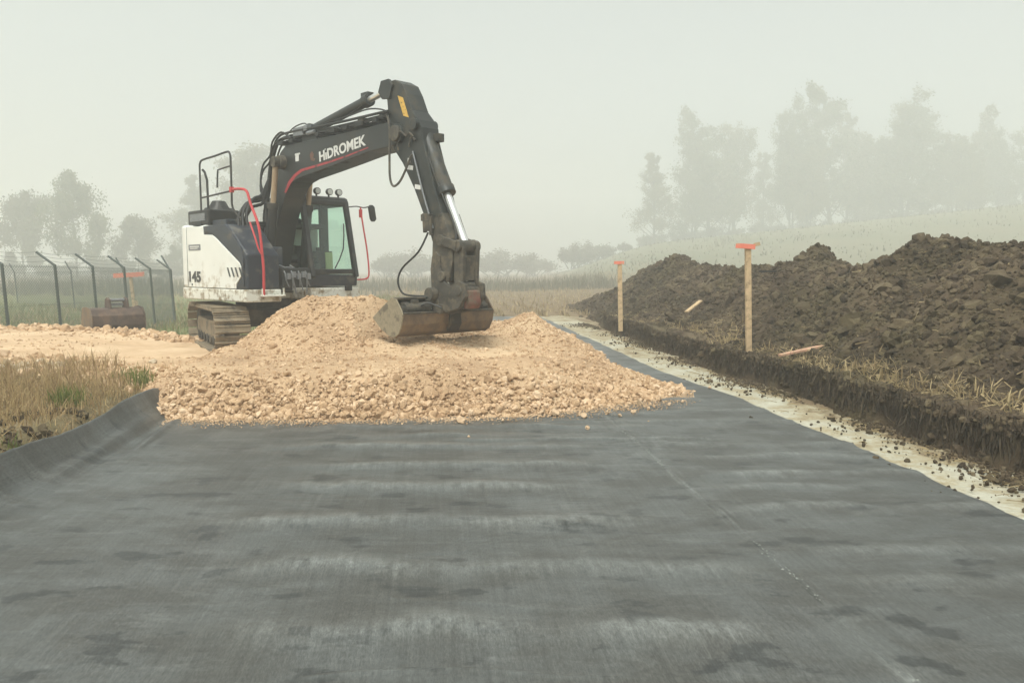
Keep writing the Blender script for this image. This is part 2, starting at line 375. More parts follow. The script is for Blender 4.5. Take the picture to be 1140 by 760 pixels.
# ------------------------------------------------------------------ haze
hm = bpy.data.materials.new('haze'); hm.use_nodes = True; n_ = hm.node_tree.nodes; n_.remove(n_['Principled BSDF'])
pv = n_.new('ShaderNodeVolumePrincipled'); pv.inputs['Density'].default_value = .0064; pv.inputs['Color'].default_value = (.985,1.0,.975,1); pv.inputs['Anisotropy'].default_value = .2
hm.node_tree.links.new(pv.outputs[0], n_['Material Output'].inputs['Volume'])
hz = MB().box((0, 180, 18.5), (660, 480, 45)).build('haze', hm)
tag(hz, 'pale morning fog fading the far trees and field', 'fog', kind='stuff')

# ------------------------------------------------------------------ terrain functions
def hill(X, Y):
    side = 6.6*sstep(4, 32, X*165/np.maximum(Y,60)) + .10*np.clip(X*165/np.maximum(Y,60)-27, 0, 130)
    return side*sstep(40, 165, Y)
def ground_z(X, Y):
    s = X+K*Y
    z = np.where(Y < 27, -.10, 0) + .10*sstep(25.3, 27, Y)*(Y < 27)
    left = sstep(-3.05, -3.55, s)
    lz = .21+.05*fbm(X*1.3, Y*1.3, 3, 5)
    lz = lz-.42*sstep(11.7,12.5,Y+.05*(X+10))*(X<-2)
    lz = lz+(-.45-lz)*sstep(0, 3.5, Y+.14*X-15.6)*sstep(-2, -6, X)
    lz = lz*(1-sstep(45, 75, Y))
    corridor = np.where(Y < 27, 1, 0)
    z = z*(1-left)+lz*left
    right = sstep(10, 12, s)*(Y < 40)
    z = z+right*.25*(1-sstep(28,40,Y))
    return z+hill(X,Y)+.06*fbm(X*.3, Y*.3, 3, 9)*sstep(27, 34, Y)

# ground sheet: fine near, coarse far
def graded(a, fine0, fine1, b, step, grow=1.12):
    xs = list(np.arange(fine0, fine1, step)); d = step; x = xs[-1]
    while x < b: d *= grow; x += d; xs.append(min(x,b))
    d = step; x = fine0; pre = []
    while x > a: d *= grow; x -= d; pre.append(max(x,a))
    return np.array(pre[::-1]+xs)
gx = graded(-300, -16, 12, 300, .22); gy = graded(-40, 2, 34, 410, .22, 1.06)
GX, GY = np.meshgrid(gx, gy, indexing='ij'); GZ = ground_z(GX, GY)
gm = bpy.data.materials.new('ground'); gm.use_nodes = True
def ground_material(m):
    N = m.node_tree.nodes; L = m.node_tree.links; b = N['Principled BSDF']; b.inputs['Roughness'].default_value = .95; b.inputs['Specular IOR Level'].default_value = .15
    at = N.new('ShaderNodeAttribute'); at.attribute_name = 'grassy'; at2 = N.new('ShaderNodeAttribute'); at2.attribute_name = 'hilly'
    tc = N.new('ShaderNodeTexCoord')
    def ramp(scale, cols, det=8):
        n = N.new('ShaderNodeTexNoise'); n.inputs['Scale'].default_value = scale; n.inputs['Detail'].default_value = det; n.inputs['Roughness'].default_value = .65; L.new(tc.outputs['Object'], n.inputs['Vector'])
        cr = N.new('ShaderNodeValToRGB'); e = cr.color_ramp.elements; e[0].position = .3; e[1].position = .7; e[0].color = (*cols[0],1); e[1].color = (*cols[-1],1)
        if len(cols) > 2: x = e.new(.5); x.color = (*cols[1],1)
        L.new(n.outputs['Fac'], cr.inputs[0]); return cr.outputs[0], n
    f, nf = ramp(2.5, [(.11,.08,.05),(.19,.14,.085),(.28,.21,.13)])
    g, ng = ramp(1.4, [(.09,.115,.04),(.14,.155,.06),(.22,.18,.09)])
    h, nh = ramp(.08, [(.16,.165,.11),(.19,.185,.125),(.21,.195,.135)])
    m1 = N.new('ShaderNodeMix'); m1.data_type = 'RGBA'; L.new(at.outputs['Fac'], m1.inputs['Factor']); L.new(f, m1.inputs['A']); L.new(g, m1.inputs['B'])
    m2 = N.new('ShaderNodeMix'); m2.data_type = 'RGBA'; L.new(at2.outputs['Fac'], m2.inputs['Factor']); L.new(m1.outputs['Result'], m2.inputs['A']); L.new(h, m2.inputs['B'])
    L.new(m2.outputs['Result'], b.inputs['Base Color'])
    n3 = N.new('ShaderNodeTexNoise'); n3.inputs['Scale'].default_value = 14; n3.inputs['Detail'].default_value = 6; L.new(tc.outputs['Object'], n3.inputs['Vector'])
    bp = N.new('ShaderNodeBump'); bp.inputs['Strength'].default_value = .8; bp.inputs['Distance'].default_value = .05; L.new(n3.outputs['Fac'], bp.inputs['Height']); L.new(bp.outputs[0], b.inputs['Normal'])
ground_material(gm)
go = np_mesh('ground', np.stack([GX.ravel(),GY.ravel(),GZ.ravel()],1), [grid_faces(len(gx),len(gy))], gm, smooth=True)
S_ = GX+K*GY
grassy = sstep(-5.5,-7.5, GX+.12*(GY-16))*sstep(13,17,GY)*(1-sstep(50,75,GY+6*vnoise(GX*.1,GY*.1)))+ .25*sstep(-3,-3.5,S_)*(GY<16)
add_attr(go, 'grassy', np.clip(grassy,0,1)); add_attr(go, 'hilly', np.clip(sstep(.3,1.6,hill(GX,GY)),0,1))
tag(go, 'harvested field and grass verge running back into fog', 'ground', kind='structure')

# ------------------------------------------------------------------ access road (compacted stone, left)
ax = np.arange(-34, -1.5, .1); ay = np.arange(8.6, 20.5, .1)
AX, AY = np.meshgrid(ax, ay, indexing='ij')
n1 = fbm(AX*.8, AY*.8, 3, 21)*.35
near = AY-(11.5+.07*(AX+10)*-1*.6 - 1.7*sstep(-8,-4,AX)) + n1
far = (17.4-.30*(AX+11)*sstep(-16,-10,AX)*.9+.02*(-AX-11)) - AY + n1
far = np.minimum(far, 19.5-AY)
edge = np.minimum(near, far)
AZ = -.75+(1.03-.15*sstep(-9,-6.4,AX)*sstep(11.3,12.9,AY))*sstep(-.55, .25, edge)+.02*fbm(AX*1.5,AY*2.5,3,22)+.035*np.exp(-((far-.15)/.28)**2)*(1+fbm(AX*2,AY*2,3,23))
AZ = AZ+.025*fbm(AX*6,AY*6,3,24)*np.exp(-((far)/.6)**2)-.03*np.exp(-((AY-13.1-.02*AX)/.22)**2)-.03*np.exp(-((AY-15-.02*AX)/.22)**2)
ro = np_mesh('access_road', np.stack([AX.ravel(),AY.ravel(),AZ.ravel()],1), [grid_faces(len(ax),len(ay))], M['road'], smooth=True)
tag(ro, 'pale compacted crushed stone track leading to the excavator', 'road', kind='structure')
def road_z(x, y):
    i = np.clip(((x-ax[0])/.1).astype(int),0,len(ax)-1); j = np.clip(((y-ay[0])/.1).astype(int),0,len(ay)-1); return AZ[i,j]

# ------------------------------------------------------------------ stone heap
TOE = np.array([(-3.95,8.1),(-3.3,8.08),(-2.4,8.1),(-1.5,8.1),(-.6,8.2),(0,8.32),(.5,8.5),(1.0,8.8),(1.6,9.2),(2.2,9.75),(2.35,10.1),(2.1,10.8),(1.85,12),(1.75,14),(1.6,17),(1.4,19.4),(.6,20),(-.6,19.4),(-2,18.5),(-4.5,16),(-5.2,13.4),(-5.3,11.6),(-5.1,10.2),(-4.75,9.3),(-4.4,8.55)])
def poly_sd(P, X, Y):
    d = np.full(X.shape, 1e9); ins = np.zeros(X.shape, bool); n = len(P)
    for i in range(n):
        a = P[i]; b = P[(i+1) % n]; e = b-a; wx = X-a[0]; wy = Y-a[1]
        t = np.clip((wx*e[0]+wy*e[1])/(e@e),0,1); d = np.minimum(d, np.hypot(wx-t*e[0], wy-t*e[1]))
        c = ((a[1] > Y) != (b[1] > Y)) & (X < (b[0]-a[0])*(Y-a[1])/(b[1]-a[1]+1e-12)+a[0]); ins ^= c
    return np.where(ins, d, -d)
def seg_d(X, Y, a, b):
    a = np.array(a); b = np.array(b); e = b-a; t = np.clip(((X-a[0])*e[0]+(Y-a[1])*e[1])/(e@e+1e-9),0,1)
    return np.hypot(X-a[0]-t*e[0], Y-a[1]-t*e[1])
MC = np.array([-4.88,15.5])      # excavator slewing centre
def heap_z(X, Y):
    dn = .18*fbm(X*1.1,Y*1.1,3,41)
    d = poly_sd(TOE, X, Y)+dn*.7
    slope = .78-.42*sstep(-1.0,2.0,X)
    H = .45-.10*sstep(.2,1.6,X)-.12*sstep(12,15,Y)+.06*fbm(X*.9,Y*.9,3,43)
    H = H*(1-.55*sstep(-4.0,-4.9,X+.1*(Y-11)))
    def cone(a, b, pk, sl, r=.3):
        return pk+r*sl-sl*np.sqrt(seg_d(X,Y,a,b)**2+r*r)
    c1 = cone((-3.05,12.0),(-2.3,12.1),1.20,.85,.38)
    c2 = cone((-2.2,12.4),(-1.3,13.3),.86,.60)
    c3 = cone((.50,13.2),(.75,16.0),.80,.42)
    c4 = cone((-.9,9.6),(.35,9.75),.50,.3)
    H = np.maximum.reduce([H, c1, c2, c3, c4])
    bl = seg_d(X,Y,(-1.75,11.1),(-.4,12.3)); H = np.maximum(H, .585-.22*np.sqrt(bl**2+.01)); H = np.minimum(H, .57+1.2*np.maximum(bl-.42,0))
    b = np.minimum(np.maximum(d,0)*slope, H)
    k = .12; hh = np.clip(.5+.5*(H-d*slope)/k,0,1); b = H*(1-hh)+d*slope*hh-k*hh*(1-hh)
    b = np.where(d > 0, b, d*.6)
    rm = np.hypot((X-MC[0]), (Y-MC[1])); b = np.where(d>0, b+(np.minimum(b,.14)-b)*(1-sstep(1.7,3.3,rm)), b)
    return b+.035*fbm(X*2.4,Y*2.4,3,44)*sstep(0,.3,d)
hx = np.arange(-5.7, 2.8, .028); hy = np.concatenate([np.arange(7.8,12.5,.028), np.arange(12.5, 20.4, .06)])
HX, HY = np.meshgrid(hx, hy, indexing='ij'); HZ = heap_z(HX, HY)+.018*fbm(HX*11,HY*11,3,45)-.012
hv = np.stack([HX.ravel(),HY.ravel(),HZ.ravel()],1); hf = grid_faces(len(hx),len(hy)); hf = hf[(HZ.ravel()[hf] > -.12).any(1)]
rng = np.random.default_rng(5)
def heap_pts(n, x0, x1, y0, y1, dmin=.0):
    x = rng.uniform(x0,x1,n); y = y0+(y1-y0)*rng.uniform(0,1,n)**1.35; d = poly_sd(TOE,x,y)+.13*fbm(x*1.1,y*1.1,3,41); k = d > dmin
    return x[k], y[k]
x1, y1 = heap_pts(60000, -5.6, 2.6, 7.9, 20, -.04)
def flatness(x, y):
    e = .06; return np.hypot(heap_z(x+e,y)-heap_z(x-e,y), heap_z(x,y+e)-heap_z(x,y-e))/(2*e)
kk = rng.uniform(size=len(x1)) < .25+.75*sstep(.15,.45,flatness(x1,y1)); x1 = x1[kk]; y1 = y1[kk]
p1 = np.stack([x1,y1,heap_z(x1,y1)-.006],1); z1 = np.exp(rng.normal(math.log(.0085),.55,len(x1)))*(1+.045*np.clip(y1-9,0,10)); 
x2, y2 = heap_pts(11000, -5.4, 2.5, 7.95, 16, -.03)
kk = rng.uniform(size=len(x2)) < .12+.88*sstep(.2,.5,flatness(x2,y2)); x2 = x2[kk]; y2 = y2[kk]
p2 = np.stack([x2,y2,heap_z(x2,y2)-.012],1); z2 = np.minimum(np.exp(rng.normal(math.log(.019),.42,len(x2))),.055)
# bigger stones roll to the toe
t = rng.uniform(0,1,2600); tx = -3.85+6.1*t; ty = np.interp(tx, TOE[:11,0], TOE[:11,1])+np.abs(rng.normal(0,.22,len(t)))+.02
p3 = np.stack([tx,ty,np.maximum(heap_z(tx,ty),0.0)+.012],1); z3 = np.minimum(np.exp(rng.normal(math.log(.021),.55,len(t))),.06)
n = 9000; tx = -3.9+6.2*rng.uniform(0,1,n); ty = np.interp(tx, TOE[:11,0], TOE[:11,1])-np.abs(rng.normal(0,.16,n))*(1+.8*sstep(0,2,tx))+.06
p5 = np.stack([tx,ty,0*tx+.014],1); z5 = np.exp(rng.normal(math.log(.0042),.5,n)); a5 = scatter_rocks(p5, z5, 1, rng, .3, 0)
a1 = scatter_rocks(p1, z1, 1, rng, .32, 0); a2 = scatter_rocks(p2, z2, 2, rng, .25, 6); a3 = scatter_rocks(p3, z3, 2, rng, .25, 6)
bt = np_mesh('crushed_stone_heap', hv, [hf], M['stonebase'], smooth=True)
V, F = merge([(a5[0],[a5[1]]),(a1[0],[a1[1]]),(a2[0],[a2[1]]),(a3[0],[a3[1]])])
st = np_mesh('crushed_stone', V, F, M['stone'], parent=bt); st['kind'] = 'stuff'
tag(bt, 'heap of tan crushed limestone dumped on the black fabric', 'stone heap', kind='stuff')

# loose stones lying on the fabric
sv, sf = rock_templates(2, 5, np.random.default_rng(3), .5, 6)
lsm = []
for i in range(5):
    me = bpy.data.meshes.new('loose_stone'); me.from_pydata([tuple(q) for q in sv[i]], [], [tuple(map(int,q)) for q in sf]); me.materials.append(M['stone']); lsm.append(me)
ls = [(513,472,.05),(617,464,.075),(650,466,.045),(654,479,.035),(583,463,.05),(604,462,.04),(522,488,.02),(676,462,.035),(697,456,.04),(712,451,.04),(733,447,.05),(745,452,.03),(722,457,.03),(668,455,.04),(560,470,.022),(770,441,.03),(790,433,.03),(760,449,.03),(752,436,.06),(690,465,.025),(705,461,.03)]
def on_ground(px, py, z=0.0):
    u = (px-570)/861; v = (380-py)/861; p = R(5.31)
    d = np.array([u, math.cos(p)+v*math.sin(p), -math.sin(p)+v*math.cos(p)]); t = (z-CAMZ)/d[2]; return d[0]*t, d[1]*t
def at(px, py, Y):
    u = (px-570)/861; v = (380-py)/861; p = R(5.31)
    d = np.array([u, math.cos(p)+v*math.sin(p), -math.sin(p)+v*math.cos(p)]); t = Y/d[1]; return Vector((d[0]*t, Y, CAMZ+d[2]*t))
for i, (px, py, r) in enumerate(ls):
    x, y = on_ground(px, py); o = bpy.data.objects.new('loose_stone', lsm[i % 5]); COL.objects.link(o)
    o.location = (x, y, r*.55+.012); o.scale = (r,r,r*.9); o.rotation_euler = (random.uniform(-.4,.4), random.uniform(-.4,.4), random.uniform(0,6))
    tag(o, 'small tan limestone piece lying loose on the fabric in front of the heap', 'stone', 'loose stones on the fabric')

# roadside rubble along the access road and its near edge
n = 2600; x = rng.uniform(-20,-4.3,n); fy = 17.4-.30*(x+11)*sstep(-16,-10,x)*.9+.02*(-x-11); fy = np.minimum(fy, 19.5)
y = fy+rng.normal(-.1,.22,n); sz = np.minimum(np.exp(rng.normal(math.log(.045),.5,n)),.12)
b1 = scatter_rocks(np.stack([x,y,road_z(x,y)+.01],1), sz, 2, rng, .5, 5)
n = 2600; x = rng.uniform(-13,-3.9,n); y = 11.5-.042*(x+10)-1.7*sstep(-8,-4,x)+rng.normal(-.05,.28,n); sz = np.exp(rng.normal(math.log(.035),.45,n))
b2 = scatter_rocks(np.stack([x,y,np.maximum(road_z(x,y),ground_z(x,y))+.005],1), sz, 2, rng, .5, 5)
n = 5000; x = rng.uniform(-18,-4,n); y = rng.uniform(9.6,18,n); k = road_z(x,y) > .2; x = x[k]; y = y[k]; sz = np.exp(rng.normal(math.log(.014),.45,len(x)))
b3 = scatter_rocks(np.stack([x,y,road_z(x,y)],1), sz, 1, rng, .5, 0)
n = 60; x = rng.normal(-6.9,.5,n); y = rng.normal(10.85,.16,n); sz = np.exp(rng.normal(math.log(.05),.4,n))
b4 = scatter_rocks(np.stack([x,y,np.maximum(road_z(x,y),ground_z(x,y))+.02],1), sz, 2, rng, .5, 5)
V, F = merge([(b[0],[b[1]]) for b in (b1,b2,b3)])
o = np_mesh('roadside_rubble', V, F, M['stone']); tag(o, 'loose limestone rubble strewn along both edges of the stone track', 'rubble', kind='stuff')
o = np_mesh('pale_rubble', b4[0], [b4[1]], M['palestone']); tag(o, 'bigger pale rubble tipped between the track and dry grass', 'rubble', kind='stuff')

# ------------------------------------------------------------------ geotextile
def fabric_z(s, t, seed=0):
    z = 0*s; ridge = 0*s
    # cross wrinkles pushed up across the road, irregular spacing
    for i,(c, amp, wd, s0, s1, tl) in enumerate([(3.28,.020,.085,-1.0,1.5,.02),(4.02,.020,.08,-1.0,1.6,-.03),(4.74,.020,.085,-1.3,1.2,.03),(5.55,.018,.085,-1.1,.9,.0),(6.2,.016,.075,-1.2,1.2,.02),(6.9,.018,.075,-1.3,1.3,.0),(7.35,.012,.06,-.9,2.0,.03),(7.75,.012,.06,-1,2.2,.0),
                                    (4.45,.013,.06,2.1,3.6,-.05),(5.0,.014,.06,1.9,3.8,.02),(5.4,.011,.05,2.0,3.3,.06),(5.95,.014,.06,1.9,3.8,.0),(6.45,.013,.06,1.7,3.8,.02),(7.0,.013,.06,1.9,3.8,-.03),(3.7,.010,.06,2.1,3.8,.05),(7.12,.02,.035,.2,2.6,.015),(8.0,.011,.06,1.5,3.8,0),(8.6,.01,.06,2,3.8,.02),(9.4,.01,.08,2.2,3.8,0)]):
        y0 = c+tl*s+.07*vnoise(s*1.6, s*0+i*3.1, 60+i)+.03*vnoise(s*5, s*0+i, 61)
        m = sstep(s0-.35,s0+.35,s)*(1-sstep(s1-.35,s1+.35,s))
        a = amp*1.5*(.75+.5*vnoise(s*1.9, s*0+i*7.7, 80+i))
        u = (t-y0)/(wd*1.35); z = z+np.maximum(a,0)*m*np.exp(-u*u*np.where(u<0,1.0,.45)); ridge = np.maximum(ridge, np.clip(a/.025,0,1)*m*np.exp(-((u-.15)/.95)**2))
    z = z+.008*fbm(s*.8,t*1.6,3,71)
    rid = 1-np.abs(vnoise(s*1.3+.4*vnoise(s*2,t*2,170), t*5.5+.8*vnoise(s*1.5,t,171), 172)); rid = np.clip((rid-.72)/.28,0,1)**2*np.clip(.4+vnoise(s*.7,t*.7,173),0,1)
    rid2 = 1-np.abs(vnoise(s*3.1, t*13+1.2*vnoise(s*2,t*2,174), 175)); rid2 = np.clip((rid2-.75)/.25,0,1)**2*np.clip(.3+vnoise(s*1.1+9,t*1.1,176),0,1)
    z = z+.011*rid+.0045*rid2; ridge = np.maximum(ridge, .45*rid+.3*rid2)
    # longitudinal soft folds near the left bank
    e = s+2.86+.03*vnoise(t*1.1,t*0,74); up = sstep(0,-.25,e)
    z = z+.028*np.exp(-((s+2.66+.05*(t-6.5))/.045)**2)*sstep(6.2,7.0,t)*(1-sstep(7.9,8.3,t))
    z = z+.040*np.exp(-((s+2.90+.03*(t-6.5))/.06)**2)*sstep(4.6,6.0,t)*(1-sstep(7.7,8.2,t))
    fade = 1-sstep(8.7,9.2,t)
    crest = .275+.02*np.sin(t*1.7)+.03*vnoise(t*.9,t*0,77)
    ss = np.clip(-e,0,.27)/.27
    z = z+fade*crest*(.30*ss+.70*ss**2.0)
    z = z+fade*(.022*vnoise(s*7+t*1.2,t*1.8,75)+.010*vnoise(s*12,t*4.5-s*3,76))*up*(1-.5*ss)
    over = np.clip(-(s+3.13),0,1)      # folds over the crest and tucks down the outer side
    z = z-fade*over*(1.9)
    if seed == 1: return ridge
    return z
fm = bpy.data.materials.new('geotextile'); fm.use_nodes = True
def fabric_material(m):
    N = m.node_tree.nodes; L = m.node_tree.links; b = N['Principled BSDF']; b.inputs['Specular IOR Level'].default_value = .6
    uvn = N.new('ShaderNodeAttribute'); uvn.attribute_name = 'st'; uvn.attribute_type = 'GEOMETRY'
    V = uvn.outputs['Vector']
    def mp(sc): x = N.new('ShaderNodeMapping'); x.inputs['Scale'].default_value = sc; L.new(V, x.inputs['Vector']); return x.outputs[0]
    def noise(vec, sc, det=6, ro=.6): x = N.new('ShaderNodeTexNoise'); x.inputs['Scale'].default_value = sc; x.inputs['Detail'].default_value = det; x.inputs['Roughness'].default_value = ro; L.new(vec, x.inputs['Vector']); return x.outputs['Fac']
    def rng_(v, a, b_, c, d): x = N.new('ShaderNodeMapRange'); x.inputs['From Min'].default_value = a; x.inputs['From Max'].default_value = b_; x.inputs['To Min'].default_value = c; x.inputs['To Max'].default_value = d; L.new(v, x.inputs['Value']); return x.outputs[0]
    def math_(op, a, b_): 
        x = N.new('ShaderNodeMath'); x.operation = op
        for i, q in enumerate((a,b_)):
            if isinstance(q,(int,float)): x.inputs[i].default_value = q
            else: L.new(q, x.inputs[i])
        return x.outputs[0]
    damp = rng_(noise(mp((1.0,1.5,1)), 1.5, 7, .62), .42, .58, 0, 1)      # big damp/dry patches
    streak = noise(mp((38,1.1,1)), 1.0, 6, .68)                               # weave streaks along the roll
    fine = noise(mp((120,30,1)), 1.0, 4, .8)
    spots = rng_(noise(mp((2.6,4.2,1)), 1.0, 5, .55), .585, .625, 0, 1)           # damp footprints
    dust = rng_(noise(mp((1.6,6.5,1)), 1.1, 9, .74), .54, .74, 0, 1)         # pale dried silt smears across
    cA = N.new('ShaderNodeMix'); cA.data_type = 'RGBA'; cA.inputs['A'].default_value = (.056,.056,.050,1); cA.inputs['B'].default_value = (.072,.076,.072,1); L.new(damp, cA.inputs['Factor'])
    cB = N.new('ShaderNodeMix'); cB.data_type = 'RGBA'; L.new(cA.outputs['Result'], cB.inputs['A']); cB.inputs['B'].default_value = (.024,.026,.025,1); L.new(math_('MULTIPLY', spots, .75), cB.inputs['Factor'])
    cC = N.new('ShaderNodeMix'); cC.data_type = 'RGBA'; L.new(cB.outputs['Result'], cC.inputs['A']); cC.inputs['B'].default_value = (.19,.20,.19,1); ra = N.new('ShaderNodeAttribute'); ra.attribute_name = 'sheen_dust'  # pale mix: painted sky sheen on wrinkle crests, dust at seam and far end
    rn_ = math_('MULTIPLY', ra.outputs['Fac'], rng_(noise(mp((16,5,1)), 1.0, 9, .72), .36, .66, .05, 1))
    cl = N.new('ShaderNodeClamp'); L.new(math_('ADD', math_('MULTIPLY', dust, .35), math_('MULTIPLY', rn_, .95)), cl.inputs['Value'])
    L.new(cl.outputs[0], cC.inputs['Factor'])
    v1 = rng_(streak, .3,.7,.74,1.26); v2 = rng_(fine,.3,.7,.52,1.48); v = math_('MULTIPLY', v1, v2)
    sc = N.new('ShaderNodeVectorMath'); sc.operation = 'SCALE'; L.new(cC.outputs['Result'], sc.inputs[0]); L.new(v, sc.inputs['Scale']); L.new(sc.outputs[0], b.inputs['Base Color'])
    L.new(rng_(damp,0,1,.52,.42), b.inputs['Roughness'])
    hgt = math_('ADD', math_('MULTIPLY', streak, .25), math_('MULTIPLY', fine, .5))
    bp = N.new('ShaderNodeBump'); bp.inputs['Strength'].default_value = .5; bp.inputs['Distance'].default_value = .004; L.new(hgt, bp.inputs['Height']); L.new(bp.outputs[0], b.inputs['Normal'])
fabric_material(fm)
def fabric(name, s_of, u, tt, lift):
    U, T = np.meshgrid(u, tt, indexing='ij'); S = s_of(U, T)
    z = fabric_z(S, T)+lift(U, S, T)
    X = S-K*T; V = np.stack([X.ravel(),T.ravel(),z.ravel()],1)
    o = np_mesh(name, V, [grid_faces(len(u),len(tt))], fm, smooth=True)
    a = o.data.attributes.new('st','FLOAT_VECTOR','POINT'); a.data.foreach_set('vector', np.stack([S.ravel(),T.ravel(),0*S.ravel()],1).astype(np.float32).ravel())
    e = S-seam(T); sc_ = np.maximum(fabric_z(S,T,1), .75*np.exp(-((e-.01)/.026)**2)*np.clip(.45+1.0*vnoise(T*3.5,S*0,98),0,1)+.35*np.exp(-((e+.02)/.12)**2)*np.clip(.3+vnoise(T*1.3,S*6,99),0,1)); sc_ = np.maximum(sc_, .55*sstep(9.5,12.5,T)*np.clip(.6+.6*vnoise(S*3,T*1.2,199),0,1)); add_attr(o, 'sheen_dust', sc_)  # sheen painted along the wrinkle crests, plus seam silt and dust farther back
    return o
tt = np.concatenate([np.arange(.6,11,.016), np.arange(11,26.3,.15)])
seam = lambda T: 1.83+.012*vnoise(T*1.3,T*0,90)+.006*vnoise(T*7,T*0,91)
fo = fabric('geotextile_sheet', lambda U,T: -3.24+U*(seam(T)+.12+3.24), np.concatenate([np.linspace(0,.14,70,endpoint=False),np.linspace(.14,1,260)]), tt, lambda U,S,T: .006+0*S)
tag(fo, 'wide black woven geotextile sheet under the stone heap with one edge turned up', 'ground sheet')
def lift2(U,S,T):
    e = S-seam(T); return .0085-.006*np.exp(-(e/.012)**2)+.007*np.exp(-((e-.03)/.03)**2)*(.4+np.maximum(vnoise(T*4,T*0,93),0)*1.2+.5*np.maximum(vnoise(T*13,T*0,94),0))+.004*np.exp(-((e-.12)/.05)**2)
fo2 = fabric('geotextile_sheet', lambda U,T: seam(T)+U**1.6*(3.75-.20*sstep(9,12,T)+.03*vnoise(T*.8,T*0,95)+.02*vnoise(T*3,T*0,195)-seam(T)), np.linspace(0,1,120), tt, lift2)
tag(fo2, 'narrower black geotextile strip lapped over the wide sheet beside the pale trench floor', 'ground sheet')
# dried silt crumbs and torn threads along the lap seam
n = 260; T = rng.uniform(2.6,8.6,n); keep = vnoise(T*2.2,T*0,97) > -.1; T = T[keep]; s = seam(T)+rng.normal(.0,.012,len(T))
V, F = scatter_rocks(np.stack([s-K*T,T,fabric_z(s,T)+.026],1), np.exp(rng.normal(math.log(.0042),.35,len(T))), 1, rng, .5, 0, squash=.5)
o = np_mesh('seam_crumbs', V, [F], mat('dried_silt', (.24,.25,.23), .95)); tag(o, 'pale silt crumbs caught along the lap of the two sheets', 'silt crumbs', kind='stuff')

# ------------------------------------------------------------------ trench floor (pale marl) and soil bank
cm = bpy.data.materials.new('marl'); cm.use_nodes = True
def marl(m):
    N = m.node_tree.nodes; L = m.node_tree.links; b = N['Principled BSDF']; b.inputs['Roughness'].default_value = .9
    tc = N.new('ShaderNodeTexCoord')
    n = N.new('ShaderNodeTexNoise'); n.inputs['Scale'].default_value = 3.2; n.inputs['Detail'].default_value = 10; n.inputs['Roughness'].default_value = .74; L.new(tc.outputs['Object'], n.inputs['Vector'])
    cr = N.new('ShaderNodeValToRGB'); e = cr.color_ramp.elements; e[0].position = .28; e[0].color = (.17,.12,.065,1); e[1].position = .66; e[1].color = (.47,.455,.37,1); x = e.new(.42); x.color = (.33,.28,.18,1); x = e.new(.54); x.color = (.40,.38,.30,1)
    at = N.new('ShaderNodeAttribute'); at.attribute_name = 'brown'; ad = N.new('ShaderNodeMath'); ad.operation = 'SUBTRACT'; L.new(n.outputs['Fac'], ad.inputs[0]); L.new(at.outputs['Fac'], ad.inputs[1])
    L.new(ad.outputs[0], cr.inputs[0]); L.new(cr.outputs[0], b.inputs['Base Color'])
    n3 = N.new('ShaderNodeTexNoise'); n3.inputs['Scale'].default_value = 18; n3.inputs['Detail'].default_value = 7; L.new(tc.outputs['Object'], n3.inputs['Vector'])
    bp = N.new('ShaderNodeBump'); bp.inputs['Strength'].default_value = .7; bp.inputs['Distance'].default_value = .03; L.new(n3.outputs['Fac'], bp.inputs['Height']); L.new(bp.outputs[0], b.inputs['Normal'])
marl(cm)
ss = np.arange(3.2,5.0,.05); tt2 = np.concatenate([np.arange(.6,14,.05), np.arange(14,27,.15)])
SS, TT = np.meshgrid(ss, tt2, indexing='ij'); ZZ = -.012+.018*fbm(SS*2.5,TT*2.5,4,101)*sstep(3.60,3.85,SS)-.02*(1-sstep(3.5,3.65,SS))
o = np_mesh('trench_floor', np.stack([(SS-K*TT).ravel(),TT.ravel(),ZZ.ravel()],1), [grid_faces(len(ss),len(tt2))], cm, smooth=True)
add_attr(o, 'brown', .16*(1-sstep(4.4,5.6,TT))*sstep(3.9,4.1,SS)+.09*sstep(0,.4,vnoise(SS*1.5,TT*.6,102))+.16*sstep(4.25,4.65,SS+.25*fbm(SS*3,TT*1.5,3,103)))
tag(o, 'pale marl trench floor exposed beside the black fabric', 'ground', kind='structure')

CR = np.array([(-4,1.9),(5,2.0),(8,1.95),(9.6,2.02),(10.6,2.0),(11.4,2.2),(12.3,2.03),(13.2,1.80),(14.2,1.83),(15,2.10),(15.6,2.0),(16.2,1.78),(17.2,1.80),(18.7,1.72),(20.3,1.80),(21.6,1.75),(22.8,1.9),(23.7,2.1),(24.8,2.02),(26,1.75),(27.3,1.55),(28.7,1.25),(30,.9),(31.5,.1),(34,-.3)])
BUMPS = [(7.4,15.0,.26,.16),(7.3,14.7,.14,.10),(7.4,11.4,.6,.07),(7.4,23.6,.6,.08),(7.35,23.0,.3,.1),(7.4,10.6,.3,.05),(7.4,9.85,.4,.06),(7.4,13.1,.3,.10),(7.3,17.9,.25,.10),(7.35,19.3,.3,.08),(7.3,21.2,.3,.10),(7.3,26.4,.4,.08),(6.6,12.4,.3,.12),(6.3,9.4,.35,.12),(6.2,16,.3,.12)]
